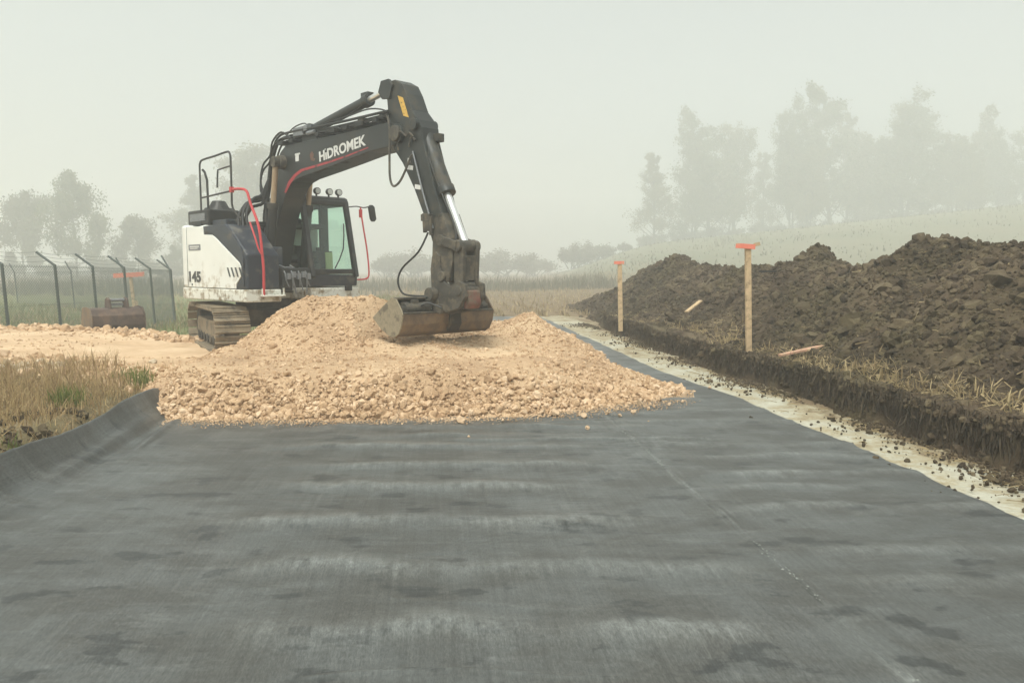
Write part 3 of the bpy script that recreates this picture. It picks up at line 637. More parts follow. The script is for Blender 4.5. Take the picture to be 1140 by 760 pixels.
def bank_z(s, t):
    foot = 4.62-.12*sstep(8,12,t)+1.0*sstep(20,27.5,t)+.17*fbm(t*1.3,t*0,3,111)+.05*vnoise(t*5,t*0,112)
    bench = (.36+.05*fbm(s*1.5,t*1.5,3,113)+.08*fbm(t*.9,t*0,3,127))*(1-.35*sstep(16,24,t))
    cut = sstep(0,.10,s-foot)*bench
    c = np.interp(t, CR[:,0], CR[:,1])-.10; sc = 7.35
    up = np.clip((s-5.15-.25*fbm(t*.7,s*0,2,114))/(sc-5.15),0,1); up = up*.82+.18*up*up*(3-2*up)
    dn = np.clip((s-sc)/2.3,0,1); prof = np.where(s<sc, up, 1-.85*dn)
    z = cut+(c-bench)*np.clip(prof,0,1)*(s>5)
    # rounded peak
    z = z-.12*np.exp(-((s-sc)/.25)**2)*.6
    lump = .12*fbm(s*1.2,t*1.2,4,115)+.07*np.abs(vnoise(s*3.6,t*3.6,116))+.035*vnoise(s*8,t*8,117)+.02*vnoise(s*17,t*17,122)
    for (bs,bt,br,bh) in BUMPS: z = z+bh*np.exp(-(((s-bs)**2+(t-bt)**2)/(br*br))**1.5)
    return z+lump*sstep(.15,.7,s-foot)*(1-sstep(29,32,t)*.6)-.08*(s<foot)
u1 = np.concatenate([np.arange(4.35,4.95,.02), np.arange(4.95,7.9,.045), np.arange(7.9,11.2,.12)]); tb = np.concatenate([np.arange(1,19,.045), np.arange(19,33,.08)])
BS, BT = np.meshgrid(u1, tb, indexing='ij'); BZ = bank_z(BS,BT)+.02*fbm(BS*16,BT*16,2,118)*sstep(4.65,4.8,BS)
o = np_mesh('soil_bank', np.stack([(BS-K*BT+.025*vnoise(BT*14,BZ*16,119)*(BS<5)).ravel(),BT.ravel(),BZ.ravel()],1), [grid_faces(len(u1),len(tb))], M['soil'], smooth=True)
bank = tag(o, 'long dark topsoil spoil bank with a cut face along the trench', 'spoil bank', kind='structure')
n = 60000; s = rng.uniform(4.66,8.6,n); T = 2+29*rng.uniform(0,1,n)**1.4; z = bank_z(s,T); k = z > .03; s = s[k]; T = T[k]; z = z[k]; n = len(s); sz = np.exp(rng.normal(math.log(.0155),.6,n))*(1+.35*(s>5.6))
c1 = scatter_rocks(np.stack([s-K*T,T,z],1), np.minimum(sz,.10), 1, rng, .4, 0)
n = 2600; s = rng.uniform(5.0,8.2,n); T = rng.uniform(6,30,n); sz = np.exp(rng.normal(math.log(.04),.5,n)); z = bank_z(s,T)
c2 = scatter_rocks(np.stack([s-K*T,T,z],1), sz, 2, rng, .6, 2)
# crumbs fallen from the cut face onto the marl
n = 14000; T = 3+20*rng.uniform(0,1,n)**1.3; s = 4.62-.12*sstep(8,12,T)-np.abs(rng.normal(0,1,n))*np.where(rng.uniform(size=n) < .7,.17,.42); k = vnoise(T*.9,s*0,121)+.35*rng.normal(size=n) > .0; s = s[k]; T = T[k]; sz = np.minimum(np.exp(rng.normal(math.log(.009),.65,len(s))),.032)
c3 = scatter_rocks(np.stack([s-K*T,T,0*s+.005],1), sz, 1, rng, .55, 0)
# crest clumps that break the skyline
cl = []
for (px, py, Y, r, m) in [(905,281,15,.30,26),(1040,266,11.5,.34,30),(760,290,23.5,.5,26),(742,294,23.5,.4,14),(715,304,26.5,.35,12),(1080,272,10.8,.25,16),(920,287,14.9,.2,10),(985,288,12.9,.22,12),(1125,268,9.9,.28,16)]:
    p = at(px,py,Y); q = np.array(p)+rng.normal(0,1,(m,3))*np.array([r,r,r*.38]); q[:,2] = np.minimum(q[:,2], bank_z(q[:,0]+K*q[:,1], q[:,1])+.01); cl.append((q, np.exp(rng.normal(math.log(r*.20),.4,m))))
c4 = scatter_rocks(np.concatenate([a for a,b in cl]), np.concatenate([b for a,b in cl]), 2, rng, .6, 2)
n = 13000; T = 3+17*rng.uniform(0,1,n)**1.3; z0 = rng.uniform(.0,.38,n); s = 4.66-.12*sstep(8,12,T)+.17*fbm(T*1.3,T*0,3,111)+.05*vnoise(T*5,T*0,112)+.06*z0/.36+rng.normal(0,.02,n)-.05*(z0>.28)
sz = np.exp(rng.normal(math.log(.015),.5,n)); pale = (z0 < .10+.10*vnoise(T*2.2,T*0,125)) & (vnoise(T*1.7,T*0,126) > .05)
c5 = scatter_rocks(np.stack([s-K*T,T,z0],1)[~pale], sz[~pale], 1, rng, .45, 0)
n = 420; s = rng.uniform(5.0,7.8,n); T = 4+24*rng.uniform(0,1,n)**1.3; sz = np.minimum(np.exp(rng.normal(math.log(.085),.4,n)),.2)
c6 = scatter_rocks(np.stack([s-K*T,T,bank_z(s,T)-.02],1), sz, 2, rng, .35, 5, squash=.75)
V, F = merge([(c[0],[c[1]]) for c in (c1,c2,c3,c4,c5,c6)])
o = np_mesh('soil_clods', V, F, M['clod'], parent=bank); o['kind'] = 'stuff'

# corn stalk litter and roots on the bank
def litter(n, fs, ft, ln, wd, rng, up=.25):
    s = fs(n); T = ft(n); p = np.stack([s-K*T,T,np.maximum(bank_z(s,T),0)+.015],1)
    a = rng.uniform(0,2*np.pi,n); e = np.abs(rng.normal(0,up,n)); d = np.stack([np.cos(a)*np.cos(e),np.sin(a)*np.cos(e),np.sin(e)],1)
    l = np.exp(rng.normal(math.log(ln),.45,n))[:,None]; w_ = (np.exp(rng.normal(math.log(wd),.4,n))/2)[:,None]
    sd = np.cross(d, rng.normal(size=(n,3))); sd /= np.linalg.norm(sd,axis=1)[:,None]; nn = np.cross(d,sd)
    bend = np.stack([0*a,0*a,-np.abs(rng.normal(0,.12,n))],1)*l
    q0 = p-d*l/2; q1 = p+nn*0; q2 = p+d*l/2+bend
    vs = []
    for q in (q0,q1,q2):
        for k in range(3): an = 2*np.pi*k/3; vs.append(q+(sd*math.cos(an)+nn*math.sin(an))*w_)
    V = np.stack(vs,1).reshape(-1,3); b = np.arange(n)*9
    F = []
    for r_ in (0,3):
        for k in range(3): F.append(np.stack([b+r_+k,b+r_+(k+1)%3,b+r_+3+(k+1)%3,b+r_+3+k],1))
    return V, F
L1 = litter(1900, lambda n: 4.85+np.abs(rng.normal(0,.28,n)), lambda n: 4+18*rng.uniform(0,1,n)**1.3, .13, .0065, rng, .4)
L2 = litter(700, lambda n: rng.uniform(5.2,7.4,n), lambda n: 5+22*rng.uniform(0,1,n)**1.4, .12, .0065, rng, .3)
# clusters of stubble clumps
cs = [(8.35,4.95),(8.0,4.9),(9.2,5.0),(10.3,5.05),(10.9,5.0),(7.6,5.15),(12.9,5.0),(13.6,5.25),(14.4,4.95),(6.7,5.1)]
ci = rng.integers(0,len(cs),330); cx = np.array(cs)[ci]
L3 = litter(330, lambda n: cx[:,1]+rng.normal(0,.11,330), lambda n: cx[:,0]+rng.normal(0,.16,330), .18, .010, rng, .7)
n4 = 500; T4 = 3.5+16*rng.uniform(0,1,n4)**1.3
L4 = litter(n4, lambda n: 4.45-.12*sstep(8,12,T4)-np.abs(rng.normal(0,.2,n4)), lambda n: T4, .07, .006, rng, .12)
n5 = 1200; T5 = 5+13*rng.uniform(0,1,n5)**1.2; c5_ = rng.integers(0,len(cs),n5); cc = np.array(cs)[c5_]; tk = rng.uniform(size=n5) < .55
T5 = np.where(tk, cc[:,0]+rng.normal(0,.25,n5), T5); s5 = np.where(tk, cc[:,1]+rng.normal(0,.13,n5), 4.78+np.abs(rng.normal(0,.22,n5)))
L5 = blades(np.stack([s5-K*T5,T5,bank_z(s5,T5)],1), rng.uniform(.05,.22,n5), rng.uniform(.008,.020,n5), rng, 1.35, .4)
V, F = merge([L1,L2,L3,L4,L5])
o = np_mesh('corn_stalk_litter', V, F, M['stalk']); tag(o, 'broken dry corn stalks lying on the edge of the spoil bank', 'stalk litter', kind='stuff')
# dark fibrous turf edge combed down the cut face
n = 9000; T = 3+18*rng.uniform(0,1,n)**1.3; z0 = rng.uniform(.14,.42,n); s = 4.64-.12*sstep(8,12,T)+.17*fbm(T*1.3,T*0,3,111)+.05*vnoise(T*5,T*0,112)+.05*z0-.03*rng.uniform(size=n)
V, F = blades(np.stack([s-K*T,T,z0],1), -rng.uniform(.06,.20,n), rng.uniform(.006,.014,n), rng, .25, .3)
o = np_mesh('root_fibres', V, F, M['fibre']); tag(o, 'dark root fibres combed down the cut edge of the topsoil', 'roots', kind='stuff')
# thin roots hanging from the cut face
n = 700; T = 3+17*rng.uniform(0,1,n)**1.3; z0 = rng.uniform(.05,.34,n); s = 4.66-.12*sstep(8,12,T)+.17*fbm(T*1.3,T*0,3,111)+.05*vnoise(T*5,T*0,112)-.0
dirs = np.stack([-np.ones(n),rng.normal(0,.4,n),0*T],1)
V, F = blades(np.stack([s-K*T,T,z0],1), -rng.uniform(.06,.2,n), rng.uniform(.003,.008,n), rng, .12, .15)
rk = vnoise(T*3,T*0,131) > .1
o = np_mesh('hanging_roots', V, F, M['roots']); tag(o, 'fine pale roots hanging down the cut soil face', 'roots', kind='stuff')

# ------------------------------------------------------------------ verge grass, meadow, stubble
n = 52000; x = rng.uniform(-9.5,-3.0,n); y = rng.uniform(4.2,11.4,n); s = x+K*y
dens = fbm(x*1.1,y*1.1,3,141)
k = (s < -3.22-.05*rng.uniform(size=n)) & (y < 10.9-1.4*sstep(-6.5,-4.2,x)+.4*vnoise(x*2,y*2,142)) & (rng.uniform(size=n) < .55+.7*dens); x = x[k]; y = y[k]
tall = sstep(-3.3,-4.4,x+K*y); h = (.08+.24*tall*(.45+.55*np.clip(.5+fbm(x*.9,y*.9,2,143),0,1)))*rng.uniform(.55,1.25,len(x))
V, F = blades(np.stack([x,y,ground_z(x,y)-.01],1), h*1.1, rng.uniform(.004,.010,len(x)), rng, .45, .6)
o = np_mesh('dry_grass', V, F, M['drygrass']); tag(o, 'tangled dry tan grass beside the turned up fabric edge', 'grass', kind='stuff')
n = 3200; x = rng.uniform(-8,-3.1,n); y = rng.uniform(4.2,10.6,n); k = (x+K*y < -3.2); x = x[k]; y = y[k]
sx = rng.uniform(-3.95,-3.3,420); sy = 4.3+3.2*rng.uniform(0,1,420)**1.3; sk_ = vnoise(sx*2,sy*1.6,181) > -.1; sx = sx[sk_]-K*sy[sk_]; sy = sy[sk_]
vv, ff_ = scatter_rocks(np.stack([sx,sy,ground_z(sx,sy)+.015],1), np.minimum(np.exp(rng.normal(math.log(.018),.5,len(sx))),.04), 2, rng, .5, 2)
o = np_mesh('verge_soil', vv, [ff_], M['clod']); tag(o, 'dark soil crumbs between the dry grass and the turned up fabric edge', 'soil', kind='stuff')
V, F = blades(np.stack([x,y,ground_z(x,y)+.01],1), rng.uniform(.05,.25,len(x)), rng.uniform(.006,.012,len(x)), rng, 1.25, .3)
o = np_mesh('flattened_straw', V, F, M['drygrass']); tag(o, 'flattened straw lying on the verge soil', 'straw', kind='stuff')
for (px,py,zz,m,hh,lb) in [(75,448,.25,170,.26,'green grass tuft in the dry verge grass'),(158,424,.27,110,.30,'upright green grass tuft by the end of the turned up fabric'),(140,417,.27,60,.22,'small green grass tuft between the dry grass and stone track'),(18,490,.24,80,.12,'low green grass patch beside the fabric edge'),(192,420,.27,50,.12,'sparse green grass at the foot of the stone heap')]:
    gx_, gy_ = on_ground(px,py,zz); a = rng.normal(0,.075,(m,2)); P = np.stack([gx_+a[:,0],gy_+a[:,1],ground_z(gx_+a[:,0],gy_+a[:,1])],1)
    V, F = blades(P, rng.uniform(.5,1.1,m)*hh, rng.uniform(.006,.012,m), rng, .3, .3)
    o = np_mesh('grass_tuft', V, F, M['greengrass']); tag(o, lb, 'grass tuft', 'green tufts in the verge')
n = 26000; x = rng.uniform(-40,-5.5,n); y = 15.5+30*rng.uniform(0,1,n)**1.6; k = (y+.14*x-15.9 > .2); x = x[k]; y = y[k]
V, F = blades(np.stack([x,y,ground_z(x,y)-.01],1), rng.uniform(.12,.42,len(x))*(1+.3*fbm(x*.3,y*.3,2,151)), rng.uniform(.015,.035,len(x)), rng, .35, .5)
o = np_mesh('meadow_grass', V, F, M['meadow']); tag(o, 'green meadow grass around the wire fence', 'grass', kind='stuff')
n = 12000; y = 70+105*rng.uniform(0,1,n); x = rng.uniform(5,160,n); k = (hill(x,y) > .3) & (x < .85*y) & (vnoise(x*.12,y*.10,191)+.5*rng.normal(size=n) > -.1); x = x[k]; y = y[k]
V, F = blades(np.stack([x,y,ground_z(x,y)-.02],1), rng.uniform(.12,.38,len(x))*(1+.8*(vnoise(x*.15,y*.15,192) > .3)), rng.uniform(.08,.22,len(x)), rng, .4, .5)
o = np_mesh('hill_grass', V, F, M['leafC']); tag(o, 'rough tussock grass over the foggy hill', 'grass', kind='stuff')
# stubble rows in the field, running with the road
n = 34000; y = 26.6+64*rng.uniform(0,1,n)**1.7; row = np.round(rng.uniform(-60,40,n)/.75)*.75; x = row*(y/40)**.0+rng.normal(0,.09,n)-K*y+ .0
k = (x > -22-.2*(y-26)) & (x < 3+.25*(y-26)); x = x[k]; y = y[k]
V, F = blades(np.stack([x,y,ground_z(x,y)-.01],1), rng.uniform(.10,.34,len(x)), rng.uniform(.025,.06,len(x)), rng, .35, .5)
o = np_mesh('corn_stubble', V, F, M['stubble']); tag(o, 'tan corn stubble in rows across the harvested field', 'stubble', kind='stuff')
# ------------------------------------------------------------------ excavator
# local frame: x forward (towards the bucket), y to the operator's left, z measured from the world ground (shifted to the tracks' base)
BASE = .12
EX = empty('excavator', (MC[0], MC[1], BASE), math.atan2(-.719,.695))
tag(EX, 'white and dark grey tracked excavator with its boom raised over the stone heap', 'excavator')
XF = Matrix.Translation((0,0,-BASE))
def P(mb, name, m, parent=None, bevel=0, smooth=False): return mb.build(name, m, parent or EX, bevel, smooth, XF)
def sub(mb, name, m, parent, bevel=0, smooth=False): return mb.build(name, m, parent, bevel, smooth, XF)

# --- undercarriage, turned a little against the house
UR = Matrix.Rotation(R(-14.5), 4, 'Z')
def PU(mb, name, m, parent=None, bevel=0, smooth=False): return mb.build(name, m, parent or EX, bevel, smooth, XF @ UR)
def track_loop(y0, wdt):
    Lh, r = 1.42, .36; zc = BASE+r+.03
    pts = []                       # (x,z,tangent angle)
    per = 4*Lh+2*math.pi*r; n = 46
    for i in range(n):
        d = per*i/n
        if d < 2*Lh: pts.append((-Lh+d, zc-r, 0))
        elif d < 2*Lh+math.pi*r: a = (d-2*Lh)/r; pts.append((Lh+r*math.sin(a), zc-r*math.cos(a), a))
        elif d < 4*Lh+math.pi*r: pts.append((Lh-(d-2*Lh-math.pi*r), zc+r, math.pi))
        else: a = (d-4*Lh-math.pi*r)/r; pts.append((-Lh-r*math.sin(a), zc+r*math.cos(a), math.pi+a))
    shoe = MB(); link = MB(); pitch = per/n
    for (x, z, a) in pts:
        rot = Matrix.Rotation(-a, 3, 'Y')
        def o(dx, dz): q = rot @ Vector((dx,0,dz)); return (x+q.x, y0, z+q.z)
        shoe.box(o(0,-.012), (pitch*.90, wdt, .03), rot)
        shoe.box(o(-.045,-.045), (.03, wdt-.004, .05), rot); shoe.box(o(.05,-.032), (.02, wdt-.004, .02), rot)
        link.box(o(0,.05), (pitch*.98, .18, .08), rot)
    return shoe, link, zc, Lh, r
for y0 in (-1.0, 1.0):
    shoe, link, zc, Lh, r = track_loop(y0, .60)
    t = PU(shoe, 'track', M['track'], None, .006)
    PU(link, 'track_chain', M['under'], t)
    fr = MB().prism([(-1.25,zc-.18),(1.25,zc-.18),(1.32,zc+.02),(1.2,zc+.14),(-1.2,zc+.14),(-1.32,zc+.02)], y0-.17, y0+.17)
    PU(fr, 'track_frame', M['track'], t, .02)
    for x in (-Lh, Lh):
        PU(MB().cyl((x,y0-.13,zc),(x,y0+.13,zc),.29,n=24), 'idler_wheel' if x > 0 else 'drive_sprocket', M['under'], t, .02)
    for k in range(7): PU(MB().cyl((-1.1+k*.366,y0-.18,zc-.22),(-1.1+k*.366,y0+.18,zc-.22),.09,n=12), 'track_roller', M['under'], t)
cf = MB().prism([(-.75,-.55),(-1.0,-.9),(1.0,-.9),(.75,-.55),(.75,.55),(1.0,.9),(-1.0,.9),(-.75,.55)], .52, .86, 'z')
PU(cf, 'undercarriage_frame', M['under'], None, .03)
P(MB().cyl((0,0,.86),(0,0,1.04),.62,n=32), 'slewing_ring', M['under'])

# --- upper structure
def arc(cx, cy, rr, a0, a1, n): return [(cx+rr*math.cos(R(a0+(a1-a0)*i/(n-1))), cy+rr*math.sin(R(a0+(a1-a0)*i/(n-1)))) for i in range(n)]
tail = [(-.80,1.26)]+arc(-.93,.72,.54,90,168,7)+[(-1.50,.0)]+arc(-.93,-.72,.54,192,270,7)+[(-.80,-1.26)]
sk = [(1.36,1.27),(1.36,.20),(.55,.20),(.55,-.62),(1.72,-.62),(1.72,-1.27)]
sk_plan = tail[::-1]
sk_plan = [(x*1.015, y*1.012) for x, y in sk_plan]
P(MB().prism(sk_plan+[(1.36,1.275),(1.36,.20),(.60,.20),(.60,-.60),(1.72,-.60),(1.72,-1.275)], 1.03, 1.25, 'z'), 'lower_skirt', M['skirt'], None, .025)
cw = P(MB().prism(tail, 1.253, 2.46, 'z'), 'counterweight', M['white'], None, .05, True)
# engine hood and side cover
P(MB().prism([(-.797,1.253),(-.797,2.40),(-.1,2.44),(-.1,1.253)], -1.2, 1.22), 'engine_hood', M['white'], None, .03)
body = P(MB().prism([(-.095,1.253),(-.095,2.41),(.92,2.41),(1.10,2.32),(1.70,1.86),(1.70,1.253)], -1.235, -.62), 'right_side_cover', M['navy'], None, .035)
plate = [(-.785,1.262),(-.785,2.44),(-.02,2.405),(0.0,2.26),(.36,2.245),(.50,2.20),(1.50,1.70),(1.555,1.63),(1.30,1.60),(1.12,1.52),(1.24,1.46),(1.50,1.46),(1.30,1.30),(1.27,1.262)]
plate = [(-.785,1.262),(-.785,2.43),(-.02,2.40),(0.0,2.25),(.36,2.235),(.50,2.19),(1.46,1.72),(1.53,1.64),(1.53,1.48),(1.33,1.34),(1.31,1.262)]
wp = P(MB().prism(plate, -1.262, -1.238), 'engine_side_panel', M['white'], None, .008)
band = [(.0,2.405),(.93,2.405),(1.10,2.315),(1.55,1.97),(1.62,1.80),(1.62,1.30),(1.36,1.30),(1.38,1.33),(1.575,1.47),(1.575,1.66),(1.50,1.77),(.52,2.235),(.36,2.28),(.02,2.295)]
P(MB().prism(band, -1.258, -1.238), 'side_trim_band', M['navy'], None, .008)
vs = MB()
for i in range(4):
    x = .98+i*.16; vs.prism([(x,1.635),(x+.055,1.635),(x+.15,1.47),(x+.095,1.47)], -1.268, -1.2625)
sub(vs, 'vent_slat', M['darkletter'], wp)
sub(MB().box((-.43,-1.265,2.02),(.56,.005,.11)), 'name_plate', M['greyplate'], wp)
sub(MB().box((-.43,-1.2685,2.035),(.44,.002,.022)).box((-.45,-1.2685,2.0),(.36,.002,.018)), 'plate_marking', M['letter'], wp)
sub(MB().box((-.793,-1.2655,1.85),(.012,.004,1.16)), 'panel_seam', M['darkletter'], wp)
sub(MB().box((-.60,-1.266,1.31),(.05,.006,.035)), 'panel_latch', M['darkletter'], wp)
def text_obj(body_, size, mt, origin, xdir, zdir, ext, parent, name, off=.012, sx=1.0, shear=0):
    cu = bpy.data.curves.new('txt', 'FONT'); cu.body = body_; cu.size = size; cu.extrude = ext; cu.offset = off; cu.shear = shear; cu.resolution_u = 3
    t = bpy.data.objects.new('txt', cu); COL.objects.link(t); bpy.context.view_layer.update()
    me = bpy.data.meshes.new_from_object(t.evaluated_get(bpy.context.evaluated_depsgraph_get())); bpy.data.objects.remove(t); me.name = name
    X = Vector(xdir).normalized(); Z = Vector(zdir).normalized(); Nn = X.cross(Z)
    Mx = Matrix((X*sx, Z, Nn)).transposed().to_4x4(); Mx.translation = Vector(origin)+Vector((0,0,-BASE)); me.transform(Mx)
    me.materials.clear(); me.materials.append(mt)
    o = bpy.data.objects.new(name, me); COL.objects.link(o); o.parent = parent; return o
text_obj('145', .27, M['darkletter'], (-.80,-1.266,1.37), (1,0,0), (0,0,1), .003, wp, 'number_lettering', .011, 1.55)
# rear top: air intake housing, silencer cap
h = P(MB().box((-.55,-.82,2.60),(.98,.62,.28)), 'intake_housing', M['black'], None, .03)
sub(MB().box((-.55,-1.135,2.60),(.7,.02,.14)).box((-.55,-1.142,2.57),(.6,.012,.015)).box((-.55,-1.142,2.63),(.6,.012,.015)), 'intake_grille', M['greyplate'], h)
P(MB().cyl((-.45,-.75,2.72),(-.45,-.75,2.79),.30,.26,20).cyl((-.45,-.75,2.79),(-.45,-.75,2.93),.20,.12,20), 'silencer_cap', M['black'], None, .01)
P(MB().box((.25,-.85,2.47),(.62,.42,.11)), 'service_hatch', M['navy'], None, .02)
P(MB().box((.1,.35,2.47),(.5,1.5,.10)), 'engine_cover', M['black'], None, .02)
# rails on top
rl = MB(); ra = .019
rl.tube([(-.40,-1.12,2.42),(-.40,-1.12,3.0),(-.40,-1.12,3.50),(-.37,-1.12,3.62),(-.24,-1.12,3.665),(.3,-1.12,3.68),(.82,-1.12,3.70),(.93,-1.12,3.66),(.96,-1.12,3.54),(.96,-1.12,3.0),(.98,-1.12,2.70),(1.15,-1.05,2.50)], ra, 8, 3)
rl.tube([(-.40,-1.12,2.96),(.96,-1.12,3.0)], ra*.9, 8, 0)
rl.tube([(-.32,-1.02,2.42),(-.32,-1.02,3.30),(-.38,-1.08,3.5)], ra*1.2, 8, 2)
rl.tube([(.96,-1.12,3.44),(.48,-1.12,3.42),(.40,-1.12,3.38),(.36,-1.12,3.10)], ra*.8, 8, 2)
P(rl, 'guard_rail', M['black'], None, 0, True)
rr_ = MB()
rr_.tube([(.92,-1.12,3.02),(1.2,-1.1,3.02),(1.40,-1.05,2.97),(1.50,-1.03,2.75),(1.72,-1.0,2.35),(1.80,-.99,1.9),(1.82,-.98,1.55),(1.80,-.98,1.12)], .024, 8, 4)
rr_.tube([(1.60,-1.10,2.42),(1.74,-1.08,2.15),(1.80,-1.05,1.95),(1.83,-1.0,1.85)], .016, 8, 3)
rr_.box((.96,-1.12,3.02),(.07,.06,.10))
P(rr_, 'entry_handrail', M['red'], None, 0, True)
# steps and tool box in front, hydraulic clutter beside the boom
tb_ = MB().box((1.30,-.28,1.45),(.75,.55,.36)); P(tb_, 'tool_box', M['black'], None, .02)
P(MB().box((1.78,-.80,1.14),(.16,.42,.03)).box((1.80,-.60,1.20),(.03,.03,.14)).box((1.80,-1.0,1.20),(.03,.03,.14)), 'step', M['skirt'], None, .006)
cl_ = MB()
for i in range(7):
    a = -.50+.07*i; cl_.tube([(1.2,a,1.62+.03*(i%3)),(1.66,a-.02,1.58-.05*(i%2)),(1.70,a+.06*(i%2),1.42),(1.66,a+.08,1.28-.06*(i%3))], .013, 6, 3)
for i in range(5): cl_.box((1.69,-.45+.1*i,1.48+.03*(i%2)),(.09,.06,.11))
P(cl_, 'valve_bank', M['greyplate'], None, 0, True)
P(MB().box((.85,-.42,1.72),(.7,.30,.6)), 'fuel_tank', M['navy'], None, .04)
hs_ = MB()
for i,(dy,dz) in enumerate([(0,0),(.08,.05),(-.08,-.06),(.03,-.12)]):
    hs_.tube([(.95,-.92+dy,2.35),(.82,-.86+dy,2.62+dz),(.70,-.66+dy,2.86+dz),(.62,-.5+dy,2.92+dz),(.62,-.35,3.0+dz),(.72,-.27,3.3)], .03, 8, 5)
P(hs_, 'hydraulic_hose', M['rubber'], None, 0, True)

# --- cab
cabp = [(1.30,1.28),(1.34,1.62),(1.00,2.90),(.93,2.97),(-.42,2.97),(-.50,2.88),(-.50,1.28)]
cab = P(MB().prism([(1.30,1.28),(1.33,1.50),(-.50,1.50),(-.50,1.28)], .20, 1.24), 'cab', M['navy'], None, .02)
fr = MB()
def xfront(z): return 1.33-(z-1.5)*(.33/1.4)
for y in (.245, 1.195):
    fr.beam((xfront(1.45),y,1.45),(xfront(2.92),y,2.92),.11,.09,(0,1,0))
    fr.beam((.16,y,1.45),(.14,y,2.92),.08 if y < 1 else .07,.07 if y < 1 else .20,(0,1,0)); fr.beam((-.46,y,1.45),(-.44,y,2.92),.10,.08,(0,1,0))
    fr.beam((-.46,y,2.90),(1.0,y,2.90),.08,.10)
fr.beam((1.0,.2,2.90),(1.0,1.24,2.90),.1,.1); fr.beam((-.45,.2,2.90),(-.45,1.24,2.90),.1,.1)
fr.beam((1.315,.2,1.56),(1.315,1.24,1.56),.06,.10); fr.beam((-.45,.2,1.9),(-.45,1.24,1.9),.05,.06)
sub(fr, 'cab_frame', M['black'], cab, .018)
sub(MB().prism([(1.02,2.92),(.98,3.0),(.9,3.03),(-.42,3.03),(-.5,2.98),(-.5,2.92)], .18, 1.26), 'roof', M['black'], cab, .02)
def pane(q, name='window_pane'):
    q = [Vector(p) for p in q]; n = (q[1]-q[0]).cross(q[2]-q[0]).normalized()*.006
    m = MB().add([p+n for p in q]+[p-n for p in q], [(0,1,2,3),(7,6,5,4),(0,4,5,1),(1,5,6,2),(2,6,7,3),(3,7,4,0)])
    return sub(m, name, M['glass'], cab)
pane([(xfront(1.6),.29,1.6),(xfront(1.6),1.15,1.6),(xfront(2.86),1.15,2.86),(xfront(2.86),.29,2.86)], 'windscreen')
for y in (.245,1.195):
    pane([(1.24,y,1.5),(.22,y,1.5),(.18,y,2.86),(.97,y,2.86)]); pane([(.14,y,1.5),(-.42,y,1.5),(-.40,y,2.86),(.10,y,2.86)])
pane([(-.455,.29,1.92),(-.455,1.15,1.92),(-.445,1.15,2.86),(-.445,.29,2.86)])
st_ = MB().box((.05,.76,1.78),(.5,.5,.14)).box((-.18,.76,2.12),(.15,.50,.66),Matrix.Rotation(R(-8),3,'Y')).box((-.24,.76,2.55),(.10,.30,.22))
sub(st_, 'operator_seat', M['seat'], cab, .05, True)
sub(MB().box((.1,.72,1.6),(.55,.5,.24)).box((.15,.38,1.85),(.5,.12,.1)).box((.30,1.06,1.80),(.55,.14,.34)).box((-.16,1.17,1.78),(.54,.04,.56)).cyl((.36,.38,1.9),(.42,.38,2.08),.025,n=8).cyl((.36,1.06,1.9),(.42,1.06,2.08),.025,n=8).box((-.43,.72,1.7),(.04,.94,.42)), 'control_console', M['interior'], cab, .015)
sub(MB().box((.95,.36,2.05),(.04,.13,.18)), 'monitor', M['black'], cab, .01)
sub(MB().prism([(.60,1.60),(.58,1.95),(.56,1.95),(.58,1.60)], .97, 1.13), 'yellow_sheet', M['sheet'], cab)
#sub(MB().prism([(.93,.14+1.55),(.98,2.1),(.95,2.12),(.90,1.57)], .86, 1.06), 'document_pouch', M['sheet'], cab)
wi = MB().tube([(1.30,.75,1.62),(1.24,.98,2.0),(1.14,1.06,2.5)], .012, 6, 2); sub(wi, 'wiper', M['rubber'], cab)
for y in (.32,.56,.83,1.04):
    l_ = sub(MB().cyl((.97,y,3.115),(1.05,y,3.11),.062,.068,16).box((.99,y,3.045),(.03,.03,.07)), 'work_light', M['black'], cab, .006)
    sub(MB().cyl((1.051,y,3.11),(1.058,y,3.11),.055,.05,16), 'lens', M['lamp'], l_)
sub(MB().tube([(1.02,1.24,2.84),(1.06,1.42,2.86),(1.10,1.55,2.84),(1.12,1.66,2.86)], .012, 6, 3), 'mirror_arm', M['black'], cab)
mi_ = sub(MB().prism([(1.69,2.62),(1.72,2.57),(1.79,2.57),(1.83,2.62),(1.79,2.86),(1.75,2.90),(1.68,2.90),(1.65,2.85)], 1.10, 1.16, 'x'), 'mirror', M['black'], cab, .015)
sub(MB().tube([(1.12,1.47,2.84),(1.15,1.50,2.5),(1.22,1.54,2.0),(1.28,1.54,1.55),(1.30,1.47,1.42),(1.30,1.25,1.40)], .016, 8, 4).box((1.115,1.475,2.72),(.05,.05,.16)), 'cab_handrail', M['red'], cab, 0, True)
P(MB().box((1.40,.98,1.24),(.06,.14,.10)), 'front_bracket', M['black'], None, .01)

# --- boom
BW = .205
boomp = [(.10,1.55),(.15,1.85),(.50,2.50),(.74,3.15),(.92,3.58),(1.05,3.76),(1.25,3.86),(1.9,3.86),(3.2,3.84),(4.45,3.85),(4.72,3.80),(4.86,3.66),(4.78,3.52),(4.6,3.48),(3.94,3.46),(3.2,3.38),(2.5,3.31),(1.75,3.24),(1.5,3.19),(1.33,3.10),(1.16,2.92),(.86,2.46),(.52,1.55),(.5,1.36),(.25,1.36)]
boom = P(MB().prism(boomp, -BW, BW), 'boom', M['boom'], None, .012)
